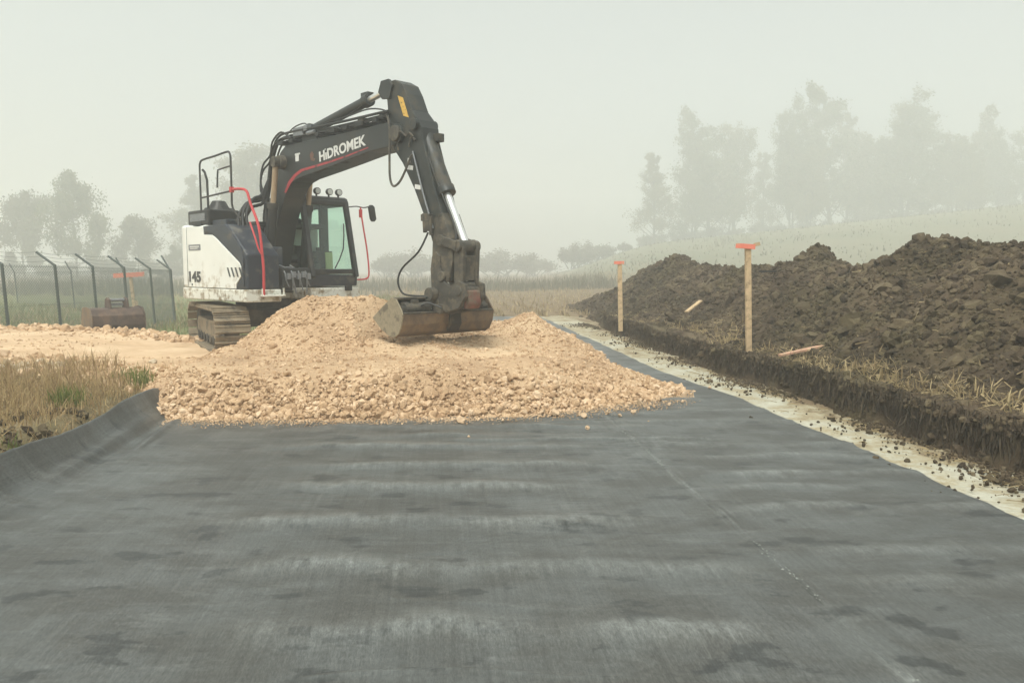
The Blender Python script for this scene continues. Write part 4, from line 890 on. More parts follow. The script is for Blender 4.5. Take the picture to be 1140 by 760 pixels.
# side plate edges standing proud: weld seams and bosses
for y in (-1,1):
    for (x_,z_,e_,r_) in ((1.17,3.56,.12,.125),(4.72,3.65,.06,.12),(.33,1.62,.05,.12)):
        sub(MB().cyl((x_,y*(BW-.01),z_),(x_,y*(BW+e_),z_),r_,n=20), 'pin_boss', M['armmud'], boom, .01)
stripe_top = [(1.17,3.02),(1.33,3.20),(1.54,3.31),(1.80,3.385),(2.2,3.405),(2.7,3.43),(3.3,3.47),(3.95,3.535)]
stripe_bot = [(3.95,3.52),(3.3,3.445),(2.7,3.395),(2.2,3.365),(1.84,3.34),(1.60,3.262),(1.42,3.165),(1.235,3.005)]
sub(MB().prism(stripe_top+stripe_bot, -BW-.004, -BW-.001), 'side_stripe', M['redstripe'], boom)
text_obj('H\u0131DROMEK', .232, M['letter'], (2.44,-BW-.003,3.455), (1,0,.085), (-.085,0,1), .002, boom, 'boom_lettering', .0065, 1.22)
sub(MB().cyl((2.645,-BW-.005,3.64),(2.645,-BW-.001,3.64),.014,n=10), 'lettering_dot', M['letter'], boom)
sub(MB().prism([(2.13,3.60),(2.17,3.50),(2.27,3.48),(2.30,3.52),(2.24,3.54),(2.26,3.60),(2.20,3.66)], -BW-.005, -BW-.001), 'emblem', M['rustred'], boom)
sub(MB().box((1.68,-BW-.004,3.60),(.12,.006,.13)).box((1.70,-BW-.007,3.66),(.18,.004,.03)), 'warning_label', M['letter'], boom)
# arm cylinder bracket and lines on the boom's back
bk = MB()
for y in (-.12,.12): bk.prism([(1.72,3.85),(1.80,4.02),(1.90,4.17),(2.02,4.17),(2.12,4.02),(2.30,3.85)], y-.025, y+.025)
sub(bk, 'cylinder_bracket', M['boom'], boom, .008)
ho = MB()
for i,(y,dz,st_x) in enumerate([(-.20,.05,.55),(-.16,.10,.6),(-.11,.04,.5),(-.2,.15,.7),(.10,.06,.6),(.16,.11,.6),(.21,.04,.6)]):
    ho.tube([(.42+.03*i,y,2.05),(.30+.05*i,y,2.55+dz),(.52,y,3.05+dz),(.68,y,3.55+dz),(.95,y,3.88+dz),(1.4,y,3.93+dz),(2.3,y,3.90+dz),(3.3,y,3.88+dz),(4.2,y,3.90+dz*.8),(4.5,y,3.94+dz*.5)], .018+.004*(i%2), 7, 4)
for i,(y,dz) in enumerate([(-.24,.0),(-.23,.12)]):
    ho.tube([(.62,y,2.75),(.40,y-.05,3.10+dz),(.46,y-.03,3.45+dz),(.70,y,3.62+dz),(.85,y-.02,3.85+dz),(1.15,y,3.99+dz),(1.5,y,3.96)], .018, 7, 4)
ho.tube([(1.0,-.1,4.0),(1.35,-.1,4.17),(1.8,-.1,4.20),(2.1,-.18,4.02),(2.6,-.18,4.08),(3.3,-.18,4.10),(3.9,-.18,4.13),(4.3,-.18,4.07),(4.5,-.15,3.98)], .012, 6, 4)
for x,w_ in ((1.15,.2),(1.55,.14),(2.45,.1),(2.95,.16),(3.35,.12),(3.75,.2),(4.2,.12)): ho.box((x,-.05,3.915),(w_,.42,.06))
sub(ho, 'boom_hose', M['rubber'], boom, 0, True)
sub(MB().box((1.72,-.08,4.05),(.34,.26,.16)).box((2.0,-.17,4.08),(.12,.1,.1)).cyl((2.05,-.2,3.98),(2.3,-.2,3.98),.04,n=10), 'hose_manifold', M['greyplate'], boom, .01)
for c_,d_ in (((2.95,-.14,3.93),(.20,.12,.10)),((3.72,-.15,3.97),(.16,.1,.1)),((4.30,-.15,3.98),(.10,.10,.12))): sub(MB().box(c_,d_), 'pipe_clamp', M['armp'], boom, .01)
# arm cylinder
a0 = Vector((1.93,0,4.09)); a1 = Vector((4.30,0,4.42)); d = (a1-a0).normalized()
ac = P(MB().cyl(a0,a0+d*1.74,.085,n=20).cyl(a0+d*1.66,a0+d*1.80,.105,n=20).cyl(a0-Vector((0,.09,0)),a0+Vector((0,.09,0)),.095,n=16).box(a0+d*1.72+Vector((0,0,.09)),(.2,.12,.08)), 'arm_cylinder', M['boom'], None, .006, True)
sub(MB().cyl(a0+d*1.78,a1,.052,n=16).cyl(a1-Vector((0,.08,0)),a1+Vector((0,.08,0)),.09,n=16), 'piston_rod', M['chrome'], ac, 0, True)
sub(MB().tube([a0+d*.15+Vector((0,-.07,-.1)),a0+d*.8+Vector((0,-.07,-.12)),a0+d*1.5+Vector((0,-.07,-.1)),a0+d*1.72+Vector((0,-.05,-.03))], .014, 6, 3), 'oil_pipe', M['black'], ac)
# boom cylinders either side
for y in (-.36,.36):
    b0 = Vector((.72,y,1.26)); b1 = Vector((1.17,y,3.56)); d = (b1-b0).normalized()
    bc = P(MB().cyl(b0,b0+d*1.55,.082,n=20).cyl(b0+d*1.48,b0+d*1.60,.10,n=20), 'boom_cylinder', M['black'], None, .006, True)
    sub(MB().cyl(b0+d*1.58,b1,.052,n=16), 'piston_rod', M['dustyrod'], bc, 0, True)
    sub(MB().cyl(b1-Vector((0,.06,0)),b1+Vector((0,.06,0)),.10,n=16), 'rod_eye', M['armmud'], bc)
sub(MB().cyl((1.17,-.40,3.56),(1.17,.40,3.56),.06,n=14), 'cross_pin', M['armmud'], boom)
# hydraulic blocks under the boom, between the cylinders (centre of the house)
P(MB().box((.42,-.02,1.30),(.5,.9,.3)).box((.15,.0,1.9),(.5,.36,1.1)), 'boom_mount', M['under'], None, .03)

# --- arm
AW = .16
armp = [(4.40,4.28),(4.42,4.40),(4.50,4.47),(4.62,4.47),(4.80,4.38),(4.91,4.22),(5.04,3.96),(5.20,3.80),(5.28,3.68),(5.30,3.50),(5.46,3.06),(5.66,2.55),(5.88,2.02),(5.95,1.72),(5.90,1.52),(5.82,1.42),(5.70,1.42),(5.60,1.54),(5.56,1.88),(5.42,2.20),(5.08,2.80),(4.80,3.20),(4.57,3.44),(4.48,3.68)]
arm = P(MB().prism(armp, -AW, AW), 'arm', M['armp'], None, .012)
for y in (-1,1):   # cheeks at the top that carry the rod pin, bosses at the pivots
    sub(MB().prism([(4.22,4.34),(4.30,4.50),(4.50,4.50),(4.60,4.40),(4.52,4.2),(4.32,4.22)], y*AW-.012*y, y*(AW+.035)), 'clevis_cheek', M['armp'], arm, .01)
    sub(MB().cyl((4.72,y*(AW-.01),3.65),(4.72,y*(AW+.055),3.65),.15,n=20), 'pivot_boss', M['armp'], arm, .01)
    sub(MB().cyl((5.12,y*(AW-.01),3.74),(5.12,y*(AW+.05),3.74),.09,n=16), 'pin_boss', M['armp'], arm, .01)
sub(MB().prism([(5.88,1.42),(5.98,1.72),(5.93,2.05),(5.74,2.42),(5.66,2.40),(5.52,2.05),(5.50,1.75),(5.62,1.42)], -AW-.012, AW+.012), 'arm_foot', M['armmud'], arm, .02)
yl = [(4.70,4.22),(4.83,4.17),(4.97,3.86),(4.84,3.90)]
sub(MB().prism(yl, -AW-.006, -AW-.001), 'yellow_label', M['yellow'], arm)
for c_,w_ in (((5.00,-AW-.006,3.12),.13),((4.97,-AW-.006,3.23),.06),((5.18,-AW-.006,2.82),.14)): sub(MB().box(c_,(w_,.01,.065),Matrix.Rotation(R(10),3,'Y')), 'small_label', M['letter'], arm)
pi = MB().tube([(5.08,-AW-.02,3.35),(5.32,-AW-.02,2.72),(5.55,-AW-.02,2.2)], .013, 6, 0)
sub(pi, 'grease_pipe', M['greyplate'], arm)
ah = MB()
ah.tube([(4.45,-.19,3.98),(4.58,-.24,3.75),(4.60,-.26,3.3),(4.62,-.27,3.0),(4.72,-.28,2.86),(4.86,-.26,2.92),(4.98,-.22,3.12),(5.05,-.19,3.28),(5.10,-.17,3.30)], .018, 7, 5)
ah.tube([(4.75,-.20,3.40),(4.74,-.22,3.58),(4.86,-.24,3.66),(4.98,-.22,3.58),(5.05,-.22,3.62),(5.12,-.2,3.56)], .016, 7, 4)
ah.tube([(5.0,-.19,3.42),(5.06,-.19,3.56),(5.16,-.19,3.5)], .016, 7, 4)
sub(ah, 'arm_hose', M['armmud'], arm, 0, True)
sub(MB().box((5.42,-.19,2.36),(.20,.08,.10)).box((5.47,-.20,2.24),(.12,.10,.16)).cyl((5.38,-.21,2.42),(5.40,-.21,2.14),.032,n=10).cyl((5.52,-.21,2.36),(5.54,-.21,2.10),.028,n=10), 'valve_block', M['armmud'], arm, .01)
lh = MB()
lh.tube([(5.46,-.20,2.14),(5.30,-.26,1.86),(4.95,-.30,1.62),(4.86,-.32,1.42),(4.94,-.30,1.25),(5.15,-.28,1.21),(5.45,-.2,1.21)], .015, 7, 5)
sub(lh, 'dangling_hose', M['rubber'], arm, 0, True)
# bucket cylinder on the front of the arm
c0 = Vector((5.09,0,3.74)); c1 = Vector((6.08,0,1.93)); d = (c1-c0).normalized()
fo_ = Vector((.13,0,.07))*0
bc = P(MB().cyl(c0+fo_,c0+d*1.15,.118,n=20).cyl(c0+d*1.08,c0+d*1.20,.135,n=20).cyl(c0-Vector((0,.10,0)),c0+Vector((0,.10,0)),.10,n=16).box(c0+d*.28+Vector((.12,.10,.05)),(.13,.12,.12)), 'bucket_cylinder', M['armp'], None, .006, True)
sub(MB().cyl(c0+d*1.18,c1,.058,n=16), 'piston_rod', M['chrome'], bc, 0, True)
sub(MB().tube([c0+d*.35+Vector((.02,-.12,0)),c0+d*1.1+Vector((.02,-.12,0)),c0+d*1.7+Vector((.03,-.10,0)),c0+d*2.0+Vector((-.05,-.12,0))], .014, 6, 3), 'oil_pipe', M['black'], bc)
# bucket linkage
lk = MB()
for y in (-.13,.13):
    lk.prism([(6.13,1.98),(6.22,2.03),(6.31,1.98),(6.33,1.9),(6.30,1.36),(6.22,1.28),(6.12,1.34),(6.13,1.88)], y-.03, y+.03)
lk.cyl((6.22,-.20,1.93),(6.22,.20,1.93),.085,n=18); lk.cyl((6.22,-.18,1.36),(6.22,.18,1.36),.075,n=18); lk.box((6.23,0,1.62),(.10,.24,.36))
lk.v = [(a-.13,b,c) for a,b,c in lk.v]; P(lk, 'bucket_link', M['armmud'], None, .01)
gl = MB()
for y in (-.19,.19): gl.beam((5.86,y,2.02),(6.22,y,1.93),.05,.13)
gl.cyl((5.86,-.22,2.02),(5.86,.22,2.02),.08,n=16)
gl.v = [(a-.12,b,c) for a,b,c in gl.v]; P(gl, 'guide_link', M['armmud'], None, .01)
# quick coupler
qc = MB()
for y in (-.17,.17):
    qc.prism([(5.70,1.86),(5.62,1.80),(5.58,1.60),(5.60,1.30),(5.72,1.08),(5.92,.98),(6.22,1.05),(6.36,1.22),(6.34,1.40),(6.20,1.44),(6.02,1.36),(5.90,1.42),(5.80,1.62),(5.80,1.80)], y-.03, y+.03)
qc.box((6.0,0,1.12),(.5,.32,.16)); qc.cyl((5.84,-.22,1.50),(5.84,.22,1.50),.075,n=16); qc.cyl((6.22,-.22,1.30),(6.22,.22,1.30),.07,n=16); qc.cyl((5.72,-.22,1.13),(5.72,.22,1.13),.06,n=14)
qc.v = [(a-.08,b,c) for a,b,c in qc.v]; qp = P(qc, 'quick_coupler', M['armmud'], None, .012)
sub(MB().prism([(6.15,1.32),(6.25,1.30),(6.27,1.12),(6.22,1.04),(6.12,1.06)], -.12, .12), 'coupler_plate', M['rustred'], qp, .02)
sub(MB().cyl((5.60,-.20,1.24),(5.60,-.32,1.24),.10,n=16).box((5.55,-.24,1.12),(.16,.12,.16)), 'hose_coupling', M['armmud'], qp, .01)
ch = MB()
ch.tube([(5.62,-.30,1.20),(5.40,-.38,1.18),(5.32,-.42,1.08),(5.38,-.44,.98),(5.52,-.46,.96)], .016, 7, 5)
ch.tube([(5.66,-.30,1.12),(5.50,-.40,1.10),(5.46,-.50,1.02),(5.55,-.56,.97)], .016, 7, 5)
ch.tube([(5.86,-.28,1.05),(5.70,-.40,1.12),(5.62,-.5,1.06),(5.62,-.55,.98)], .014, 7, 5)
sub(ch, 'coupler_hose', M['rubber'], qp, 0, True)

# --- tilting ditch bucket
HW = .845
shell = [(4.98,.90),(5.20,.74),(5.42,.645),(5.52,.645),(5.62,.70),(5.69,.82),(5.72,.97)]
inner = [(5.695,.965),(5.665,.83),(5.60,.725),(5.51,.672),(5.43,.672),(5.21,.765),(5.0,.915)]
bu = P(MB().prism(shell+inner, -HW, HW), 'bucket', M['steelrust'], None, .006)
side = [(4.98,.90),(5.20,.735),(5.42,.64),(5.52,.64),(5.62,.695),(5.69,.815),(5.725,.975),(5.66,1.07),(5.56,1.19),(5.46,1.205),(5.22,1.06)]
for y in (-1,1):
    sub(MB().prism(side, y*HW, y*(HW+.025)), 'side_plate', M['bucketmud'] if y < 0 else M['steelrust'], bu, .006)
sub(MB().prism([(5.44,1.205),(5.56,1.205),(5.56,1.175),(5.47,1.165),(5.20,1.02),(5.17,1.05)], -HW+.002, HW-.002), 'top_beam', M['armmud'], bu, .008)
sub(MB().prism([(5.47,1.16),(5.44,1.155),(5.40,.94),(5.68,.90),(5.695,.93),(5.44,.97)], -HW+.002, HW-.002), 'tilt_deck', M['under'], bu)
sub(MB().box((5.70,0,.985),(.05,1.72,.03)), 'front_lip', M['armmud'], bu, .008)
sub(MB().prism([(5.72,.96),(5.735,.80),(5.66,.69),(5.64,.70),(5.70,.82),(5.70,.96)], -.02, .20), 'wear_strap', M['under'], bu, .004)
tc_ = sub(MB().cyl((5.57,-.72,1.04),(5.57,-.30,1.06),.075,n=16).cyl((5.57,-.76,1.04),(5.57,-.68,1.04),.10,n=16).box((5.57,-.55,1.13),(.08,.1,.08)).box((5.57,-.78,1.0),(.16,.06,.16)), 'tilt_cylinder', M['armmud'], bu, .006)
sub(MB().cyl((5.57,-.30,1.06),(5.57,-.10,1.07),.04,n=12), 'piston_rod', M['chrome'], tc_)
tc2 = sub(MB().cyl((5.57,.30,1.06),(5.57,.72,1.04),.075,n=16).cyl((5.57,.68,1.04),(5.57,.76,1.04),.10,n=16).box((5.57,.55,1.13),(.08,.1,.08)).box((5.57,.78,1.0),(.16,.06,.16)), 'tilt_cylinder', M['armmud'], bu, .006)
sub(MB().cyl((5.57,.10,1.07),(5.57,.30,1.06),.04,n=12), 'piston_rod', M['chrome'], tc2)
sub(MB().box((5.62,0,1.03),(.34,.5,.14)).cyl((5.40,0,1.05),(5.78,0,1.05),.11,n=18), 'tilt_hinge', M['armmud'], bu, .015)
# ------------------------------------------------------------------ survey stakes
def stake(px, pyb, pyt, Y, lb, hw, board):
    b = at(px, pyb, Y); t = at(px-1, pyt, Y)
    e = empty('survey_stake', b); tag(e, lb, 'survey stake')
    h = t.z-b.z; dx = t.x-b.x
    m = MB().beam((0,0,-.25),(dx,0.02,h),hw,hw*.8,(0,1,0)); m.build('post', M['wood'], e, .004)
    m = MB().box((dx+board[0],-.03,h-.03),(board[1],.022,.075),Matrix.Rotation(R(board[2]),3,'Y')); m.build('cross_board', M['woodred'], e, .003)
    if board[3]: MB().box((dx+board[3],-.01,h+.0),(.10,.018,.055),Matrix.Rotation(R(-12),3,'Y')).build('yellow_board', M['wood'], e, .003)
    return e
stake(834, 386, 272, 12.0, 'pine survey stake with a red sprayed board nailed on top, nearer the camera', .085, (-.05,.30,4,.13))
stake(691, 357, 291, 18.6, 'farther pine survey stake with a small red board by the dark heap end', .10, (-.02,.24,0,0))
# stake with red profile board beyond the wire fence
b = at(152,356,27); e = empty('profile_stake', b); tag(e, 'leaning survey stake with a long red profile board beyond the wire fence', 'survey stake')
t = at(145,306,27)-b
MB().beam((0,0,-.3),(t.x,0,t.z+.05),.10,.07,(0,1,0)).build('post', M['wood'], e, .004)
MB().box((t.x-.02,-.06,t.z),(1.08,.025,.16),Matrix.Rotation(R(-3),3,'Y')).build('profile_board', M['woodred'], e, .003)
b = at(154,357,27.5); e = MB().beam((0,0,-.2),(-.03,0,.72),.09,.07,(0,1,0)).build('marker_peg', M['wood'], None, .004); e.location = b; tag(e, 'short weathered wooden peg beside the leaning profile stake', 'peg')
# laths lying on the bank
def lath(p0, p1, w_, th, m, lb, name='timber_lath'):
    a = Vector(p0); c = Vector(p1); o = MB().beam(-(c-a)/2, (c-a)/2, w_, th).build(name, m, None, .003); o.location = (a+c)/2; tag(o, lb, 'lath'); return o
lath(at(868,397,10.6)+Vector((0,0,.02)), at(938,384,10.9)+Vector((0,0,.05)), .075, .03, M['woodpink'], 'long faded pink lath lying on the stalk litter of the bank')
lath(at(899,389,10.7), at(930,397,10.55)+Vector((0,0,.03)), .05, .03, M['wood'], 'short pale lath crossing under the long pink one')
lath(at(922,396,10.5), at(923,409,10.45), .05, .025, M['wood'], 'stubby pale peg end stuck in soil under the long pink lath')
lath(at(764,349,15.6)+Vector((0,0,.03)), at(780,338,15.9)+Vector((0,0,.06)), .09, .03, M['wood'], 'orange tan lath piece lying on the dark bank between the two upright stakes')
lath(at(845,304,13.6)+Vector((0,0,.03)), at(864,304,13.7)+Vector((0,0,.03)), .04, .03, M['black'], 'thin black bar sticking out of the bank beside the nearer stake')
lath(at(1062,422,8.5)+Vector((0,0,.03)), at(1085,420,8.6)+Vector((0,0,.04)), .05, .02, M['woodpink'], 'small reddish lath scrap between corn stalks on the bank edge')

# ------------------------------------------------------------------ wire fence
def fence_post(p, h, lean, arm, m, parent):
    top = p+Vector((lean[0], lean[1], h)); mb = MB()
    mb.tube([p-Vector((0,0,.3)), top], .04, 8, 0); mb.tube([top, top+Vector(arm)], .034, 8, 0); mb.sphere(top, .042, 8, 6)
    return mb.build('fence_post', m, parent, 0, True), top
def mesh_panel(A, At, B, Bt, parent, cell=.085, r=.0038):
    A, At, B, Bt = map(Vector, (A,At,B,Bt)); Lh = (B-A).length; H = ((At-A).length+(Bt-B).length)/2; mb = MB()
    def pt(u, v): return (A*(1-u)+B*u)*(1-v)+(At*(1-u)+Bt*u)*v
    n = int((Lh+H)/cell)
    for sgn in (0,1):
        for i in range(n):
            x0 = i*cell-H; u0, v0, u1, v1 = x0, 0, x0+H, H
            if u0 < 0: v0 = -u0; u0 = 0
            if u1 > Lh: v1 = H-(u1-Lh); u1 = Lh
            if v1 <= v0: continue
            if sgn: p, q = pt(1-u0/Lh, v0/H), pt(1-u1/Lh, v1/H)
            else: p, q = pt(u0/Lh, v0/H), pt(u1/Lh, v1/H)
            mb.cyl(p, q, r, n=3)
    for v in (.02,.5,.98): mb.cyl(pt(0,v), pt(1,v), .006, n=4)
    return mb.build('wire_mesh', M['wire'], parent)
FZ = -.42
pos = [(-46,19.0),(7,20.0),(60,21.0),(103,23.1),(138,25.3),(167,27.4),(190,29.6)]
nf = empty('wire_fence', (-13.5,20,FZ)); tag(nf, 'near chain link fence with bent top posts behind the stone track', 'fence')
pts_n = []
for px, Y in [(-60,18.2),(2,19.6),(61,21.4),(103,23.2),(138,25.1),(167,27.0),(190,28.9)]:
    t = at(px, 294+(Y-19)*.65, Y); base = Vector((t.x+.11, Y, FZ))-nf.location
    h = t.z-FZ; o, top = fence_post(base, h, (-.11,0), (-.52,.05,.37), M['fencepost'], nf); pts_n.append((base, top))
for i in range(len(pts_n)-1): mesh_panel(pts_n[i][0], pts_n[i][1], pts_n[i+1][0], pts_n[i+1][1], nf)
bw = MB()
for f_ in (.35,.68,1.0):
    for i in range(len(pts_n)-1):
        a = pts_n[i][1]+Vector((-.52,.05,.37))*f_; c = pts_n[i+1][1]+Vector((-.52,.05,.37))*f_; bw.tube([a,(a+c)/2-Vector((0,0,.05)),c], .005, 4, 3)
bw.build('barbed_wire', M['wire'], nf)
ff = empty('wire_fence', (-12.6,29.5,FZ)); tag(ff, 'farther chain link fence run turning away behind the rusty bucket', 'fence')
pts_f = []
for px, bt_, Y in [(189,300,29.2),(137,300.5,34),(79,302,40.5),(16,303,47)]:
    t = at(px, bt_, Y); base = Vector((t.x+.12,Y,-.4))-ff.location; o, top = fence_post(base, t.z+.4, (-.12,0), (-.34,.1,.52), M['fencepost'], ff); pts_f.append((base,top))
for i in range(len(pts_f)-1): mesh_panel(pts_f[i][0], pts_f[i][1], pts_f[i+1][0], pts_f[i+1][1], ff, .12, .0035)

# ------------------------------------------------------------------ spare bucket lying by the track
sb = empty('spare_bucket', at(121,370,16.9)+Vector((0,.25,.05)), R(45)); tag(sb, 'rusty brown digging bucket lying on the ground by the fence', 'excavator bucket')
pr = [(-.36,.02),(.30,.0),(.36,.10),(.34,.30),(.22,.42),(-.05,.45),(-.28,.42),(-.38,.22)]
MB().prism([(a,b_) for a,b_ in pr], -.58, .58, 'y').build('shell', M['rust'], sb, .015, xf=Matrix.Rotation(R(-90),4,'Z'))
for y in (-1,1):
    MB().prism([(-.40,0),(.33,-.02),(.40,.10),(.38,.31),(.24,.45),(-.05,.475),(-.30,.45),(-.42,.22)], y*.58, y*.605).build('side_plate', M['rust'] if y > 0 else M['steelrust'], sb, .006, xf=Matrix.Rotation(R(-90),4,'Z'))
for y in (-.12,.28): MB().prism([(-.16,.44),(-.12,.62),(0,.66),(.12,.62),(.18,.44)], y-.03, y+.03).build('hanger_ear', M['rust'], sb, .01, xf=Matrix.Rotation(R(-90),4,'Z'))
MB().cyl((-.14,0,.60),(.30,0,.60),.035,n=12).box((.08,.05,.51),(.30,.1,.06)).build('hanger_pin', M['greyplate'], sb, .006)

sb.scale = (.92,.92,1.08)
# ------------------------------------------------------------------ trees
def tree_proto(seed, height, kind):
    """trunk and limbs as tubes, leaves as many small faces gathered in clumps on the twigs. returns (trunk mesh object data, crown data)"""
    rn = np.random.default_rng(seed); rd = random.Random(seed); tb = MB(); clumps = []
    def limb(p, d, L, r, lvl):
        pts = [p]; q = p.copy(); dd = d.copy(); n = 4
        for i in range(n):
            dd = (dd+Vector((rd.gauss(0,.16),rd.gauss(0,.16),rd.gauss(.06,.10)))).normalized(); q = q+dd*(L/n); pts.append(q.copy())
        tb.tube(pts, [r, r*.35], 5, 0)
        if lvl == 0 or L < .9:
            for k in range(3): clumps.append((pts[2+k], L*.42))
            return
        for k in range(rd.randint(3,5)):
            f = rd.uniform(.35,1); i = min(int(f*n), n-1); bp = pts[i].lerp(pts[i+1], f*n-i)
            nd = (dd+Vector((rd.gauss(0,.75),rd.gauss(0,.75),rd.gauss(.12,.35)))).normalized(); limb(bp, nd, L*rd.uniform(.42,.62), r*.45, lvl-1)
        clumps.append((pts[-1], L*.3))
    if kind == 'bush':
        for k in range(9):
            a = rd.uniform(0,6.28); limb(Vector((rd.gauss(0,.5),rd.gauss(0,.3),0)), Vector((math.cos(a)*.7,math.sin(a)*.7,1)).normalized(), height*rd.uniform(.5,.8), .09, 1)
        ln, lsz, spread = 60, .24, .8
    else:
        stems = 1 if kind != 'multi' else 3
        for s_ in range(stems):
            p = Vector((rd.gauss(0,.5)*(stems>1), rd.gauss(0,.5)*(stems>1), -.3)); d = Vector((rd.gauss(0,.05)+.14*(s_-1)*(stems>1), rd.gauss(0,.05), 1)).normalized()
            hh = height*(rd.uniform(.82,1) if stems > 1 else .97); pts = [p]; q = p.copy(); n = 10
            for i in range(n): d = (d+Vector((rd.gauss(0,.05),rd.gauss(0,.05),.03))).normalized(); q = q+d*hh/n; pts.append(q.copy())
            r0 = .016*height*(1 if stems == 1 else .7); tb.tube(pts, [r0, .03], 7, 0)
            lo = {'tall':.10,'multi':.10,'round':.16}[kind]; m = {'tall':44,'multi':22,'round':24}[kind]
            for k in range(m):
                f = lo+(1-lo)*(k+rd.random())/m; i = min(int(f*n),n-1); bp = pts[i].lerp(pts[i+1], f*n-i); a = k*2.4+rd.uniform(-.5,.5)
                if kind == 'round': Lb = height*(.31*math.sin(math.pi*min(1,(f-lo)/(1-lo)*.78+.2))+.05)*rd.uniform(.6,1.3); el = rd.uniform(.15,.7)
                elif kind == 'tall': Lb = height*(.16*(1-.7*((f-lo)/(1-lo))**1.4)+.02)*rd.uniform(.45,1.6); el = rd.uniform(.25,.95)
                else: Lb = height*(.20*(1-.6*((f-lo)/(1-lo)))+.03)*rd.uniform(.6,1.3); el = rd.uniform(.3,.9)
                limb(bp, Vector((math.cos(a)*math.cos(el),math.sin(a)*math.cos(el),math.sin(el))), Lb, r0*.34*(1-.6*f), 1)
            clumps.append((pts[-1], height*.05))
        ln, lsz, spread = {'tall':(40,.27,.95),'multi':(32,.27,1.0),'round':(60,.30,1.0)}[kind]
    C = np.array([c[0][:] for c in clumps]); S = np.array([c[1] for c in clumps])
    keep = rn.uniform(size=len(C)) > .10; C = C[keep]; S = S[keep]
    k = np.maximum(3,(ln*rn.uniform(.35,1.5,len(C))).astype(int)); idx = np.repeat(np.arange(len(C)), k)
    n = len(idx); pos = C[idx]+rn.normal(size=(n,3))*np.maximum(S[idx],.35)[:,None]*spread*.62
    Rm = rot_mats(n, rn); sz = lsz*np.exp(rn.normal(0,.3,n)); q = np.array([[-.5,0,0],[0,-.32,0],[.5,0,.05],[0,.32,0]])
    V = pos[:,None,:]+np.einsum('nij,vj->nvi', Rm, q)*sz[:,None,None]; V[:,:,2] = np.maximum(V[:,:,2], .15)
    F = (np.arange(n)*4)[:,None]+np.arange(4)[None,:]
    return tb, V.reshape(-1,3), F
PROTO = {}
def make_tree(name, key, seed, height, kind, leaf):
    tb, V, F = tree_proto(seed, height, kind); e = empty(name)
    tb.build('trunk', M['bark'], e, 0, False)
    np_mesh('crown', V, [F], M[leaf], parent=e)
    PROTO[key] = e; e['used'] = 0
make_tree('birch_tree','t1',21,18,'tall','leafA'); make_tree('birch_tree','t2',22,18,'tall','leafB'); make_tree('birch_tree','t3',23,18,'multi','leafA'); make_tree('poplar_tree','t4',24,18,'multi','leafB')
make_tree('field_tree','r1',31,11,'round','leafB'); make_tree('field_tree','r2',32,11,'round','leafC'); make_tree('thicket_bush','b1',41,4,'bush','leafC'); make_tree('thicket_bush','b2',42,4,'bush','leafC')
HT = {'t1':18,'t2':18,'t3':18,'t4':18,'r1':11,'r2':11,'b1':4,'b2':4}
def place(key, px, pyt, Y, wd, lb, group, rz=None, pyb=None):
    p0 = at(px, 300, Y); z = float(ground_z(np.array([p0.x]), np.array([Y]))[0]); top = at(px, pyt, Y).z
    sc = (top-z)/HT[key]; rz = random.uniform(0,6.28) if rz is None else rz; src = PROTO[key]
    s3 = (sc*wd, sc*wd, sc)
    if src['used'] == 0: o = src; o.location = (p0.x,Y,z-.05); o.rotation_euler = (0,0,rz); o.scale = s3
    else: o = dup(src, (p0.x,Y,z-.05), rz, s3)
    src['used'] += 1; tag(o, lb, 'bush' if key[0] == 'b' else 'tree', group)
G = 'trees on the foggy hill'
for a in [('t1',727,172,104,1.0,'smallest birch on the hill, standing apart at the end of the tree line'),
          ('t2',790,122,108,1.05,'tall dense birch next to the small end birch of the hill tree line'),
          ('t3',815,140,112,.9,'slim birch half behind the tall dense birch of the hill tree line'),
          ('t1',848,172,118,.85,'thin low tree in the gap between the two tall hill clumps'),
          ('t4',880,118,108,.8,'tree with a high open crown just before the tallest hill tree'),
          ('t2',925,90,110,.95,'tallest tree of the hill line, its top standing above all others'),
          ('t3',955,150,114,.9,'low crowned tree beside the tallest hill tree'),
          ('t4',1000,112,108,1.15,'broad tree in the middle of the wide hill clump'),
          ('t2',1022,122,116,1.0,'dense tree behind the broad one in the wide hill clump'),
          ('t3',1056,152,106,1.25,'dense low dark tree at the front of the wide hill clump'),
          ('t1',1088,122,114,.9,'pale narrow tree right after the dense low dark one'),
          ('t4',1110,150,110,.9,'short pale tree between two narrow ones near the picture edge'),
          ('t3',900,165,106,1.1,'low leafy tree tucked under the tallest hill tree'),
          ('t4',975,160,112,1.2,'low leafy tree filling the gap before the wide hill clump'),
          ('t1',940,128,118,.9,'slim tree just behind the tallest hill tree'),
          ('t3',1075,170,104,1.1,'lowest leafy tree in front of the pale narrow one'),
          ('t4',770,165,106,1.1,'low leafy tree leaning on the tall dense birch'),
          ('t2',1136,122,108,1.0,'faint tall tree cut by the picture edge on the hill')]: a = list(a); a[3] *= 1.85; place(*a, G)
G = 'trees beyond the wire fence'
for a in [('r2',28,216,74,.80,'open crowned pale tree beyond the fence, farthest from the excavator'),
          ('r1',86,197,72,.72,'tallest tree beyond the fence with a forked pale trunk'),
          ('r2',152,243,76,1.0,'broad low round tree beyond the fence next to the excavator'),
          ('r1',198,275,78,.8,'low tree crown partly hidden by the white counterweight'),
          ('t3',283,164,92,1.25,'faint tree rising behind the excavator guard rail and boom'),
          ('t1',218,196,98,1.2,'very faint tall tree behind the top guard rail')]: a = list(a); a[3] *= 1.75; place(*a, G)
G = 'bushes along the far field edge'
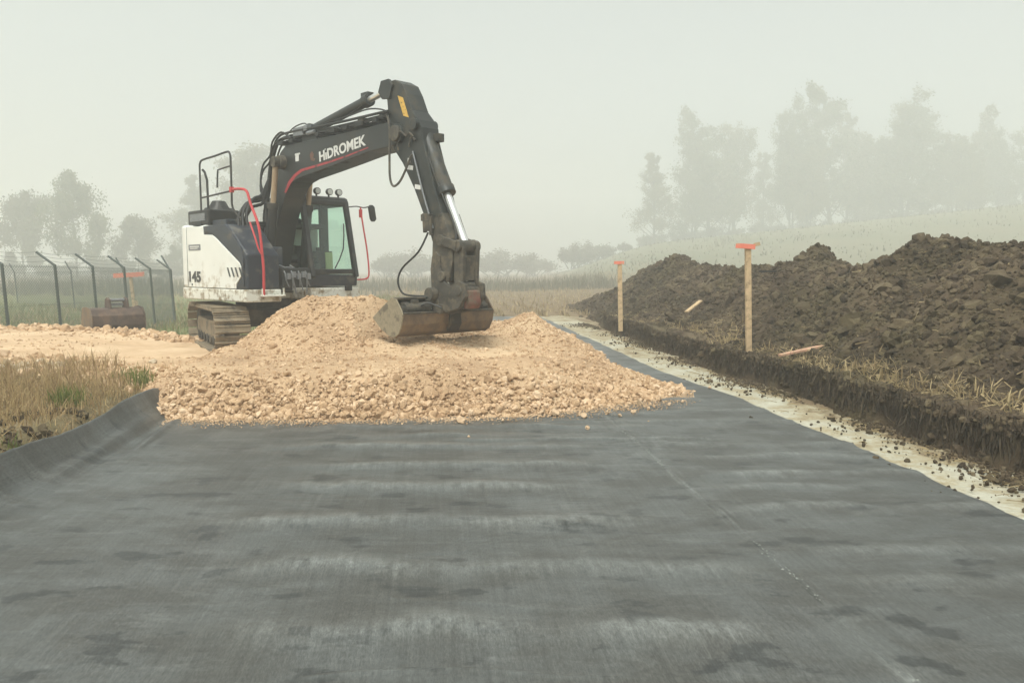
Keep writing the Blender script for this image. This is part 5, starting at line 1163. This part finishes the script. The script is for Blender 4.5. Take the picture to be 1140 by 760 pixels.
bl = ['leafless looking','round','low','wide','ragged','small']
for i,(px,py,Y,wd,lb) in enumerate([(432,284,95,1.5,'grey bush beside the cab mirror at the far field edge'),(462,278,98,1.7,'grey bush under the dangling hose at the far field edge'),(560,279,100,1.8,'wide grey bush just past the arm at the far field edge'),(592,285,104,1.6,'low grey bush next to the wide one past the arm'),
        (640,272,98,1.2,'bush where the field meets the foot of the hill'),(668,268,100,1.3,'ragged bush on the lower hill slope before the birches'),(694,270,102,1.2,'bush at the foot of the small end birch'),(510,290,108,1.8,'low grey bush behind the excavator arm'),
        (10,289,80,1.6,'bush under the pale open crowned tree beyond the fence'),(62,290,84,1.7,'bush between the two taller trees beyond the fence'),(118,287,82,1.7,'bush beside the broad low tree beyond the fence'),(184,286,80,1.6,'bush close to the white counterweight beyond the fence'),
        (760,256,122,1.4,'undergrowth bush below the tall dense birch'),(905,244,126,1.6,'undergrowth bush under the tallest hill tree'),(1040,232,126,1.8,'undergrowth bush under the wide hill clump'),(1120,228,126,1.7,'undergrowth bush near the faint edge tree'),(800,252,122,1.8,'wide undergrowth bush between the tall dense birch and the gap'),(850,246,124,1.8,'wide undergrowth bush below the thin low tree in the gap'),(960,238,124,1.9,'wide undergrowth bush below the low crowned tree'),(1000,233,124,1.9,'wide undergrowth bush below the broad tree'),(1080,230,126,1.9,'wide undergrowth bush below the pale narrow tree'),(725,258,120,1.4,'undergrowth bush under the smallest birch')]):
    place('b1' if i % 2 == 0 else 'b2', px, py, Y*1.65, wd, lb, G)
# standing weeds between field and bushes
n = 9000; x = rng.uniform(-62,8,n); y = rng.uniform(56,72,n); k = (x > -.85*y) & (vnoise(x*.35,y*.2,161) > -.25); x = x[k]; y = y[k]
V, F = blades(np.stack([x,y,ground_z(x,y)-.02],1), rng.uniform(.5,1.3,len(x)), rng.uniform(.04,.10,len(x)), rng, .15, .35)
o = np_mesh('dry_weeds', V, F, M['leafC']); tag(o, 'standing dry weeds in a belt across the foggy field', 'weeds', kind='stuff')
for e in PROTO.values(): del e['used']
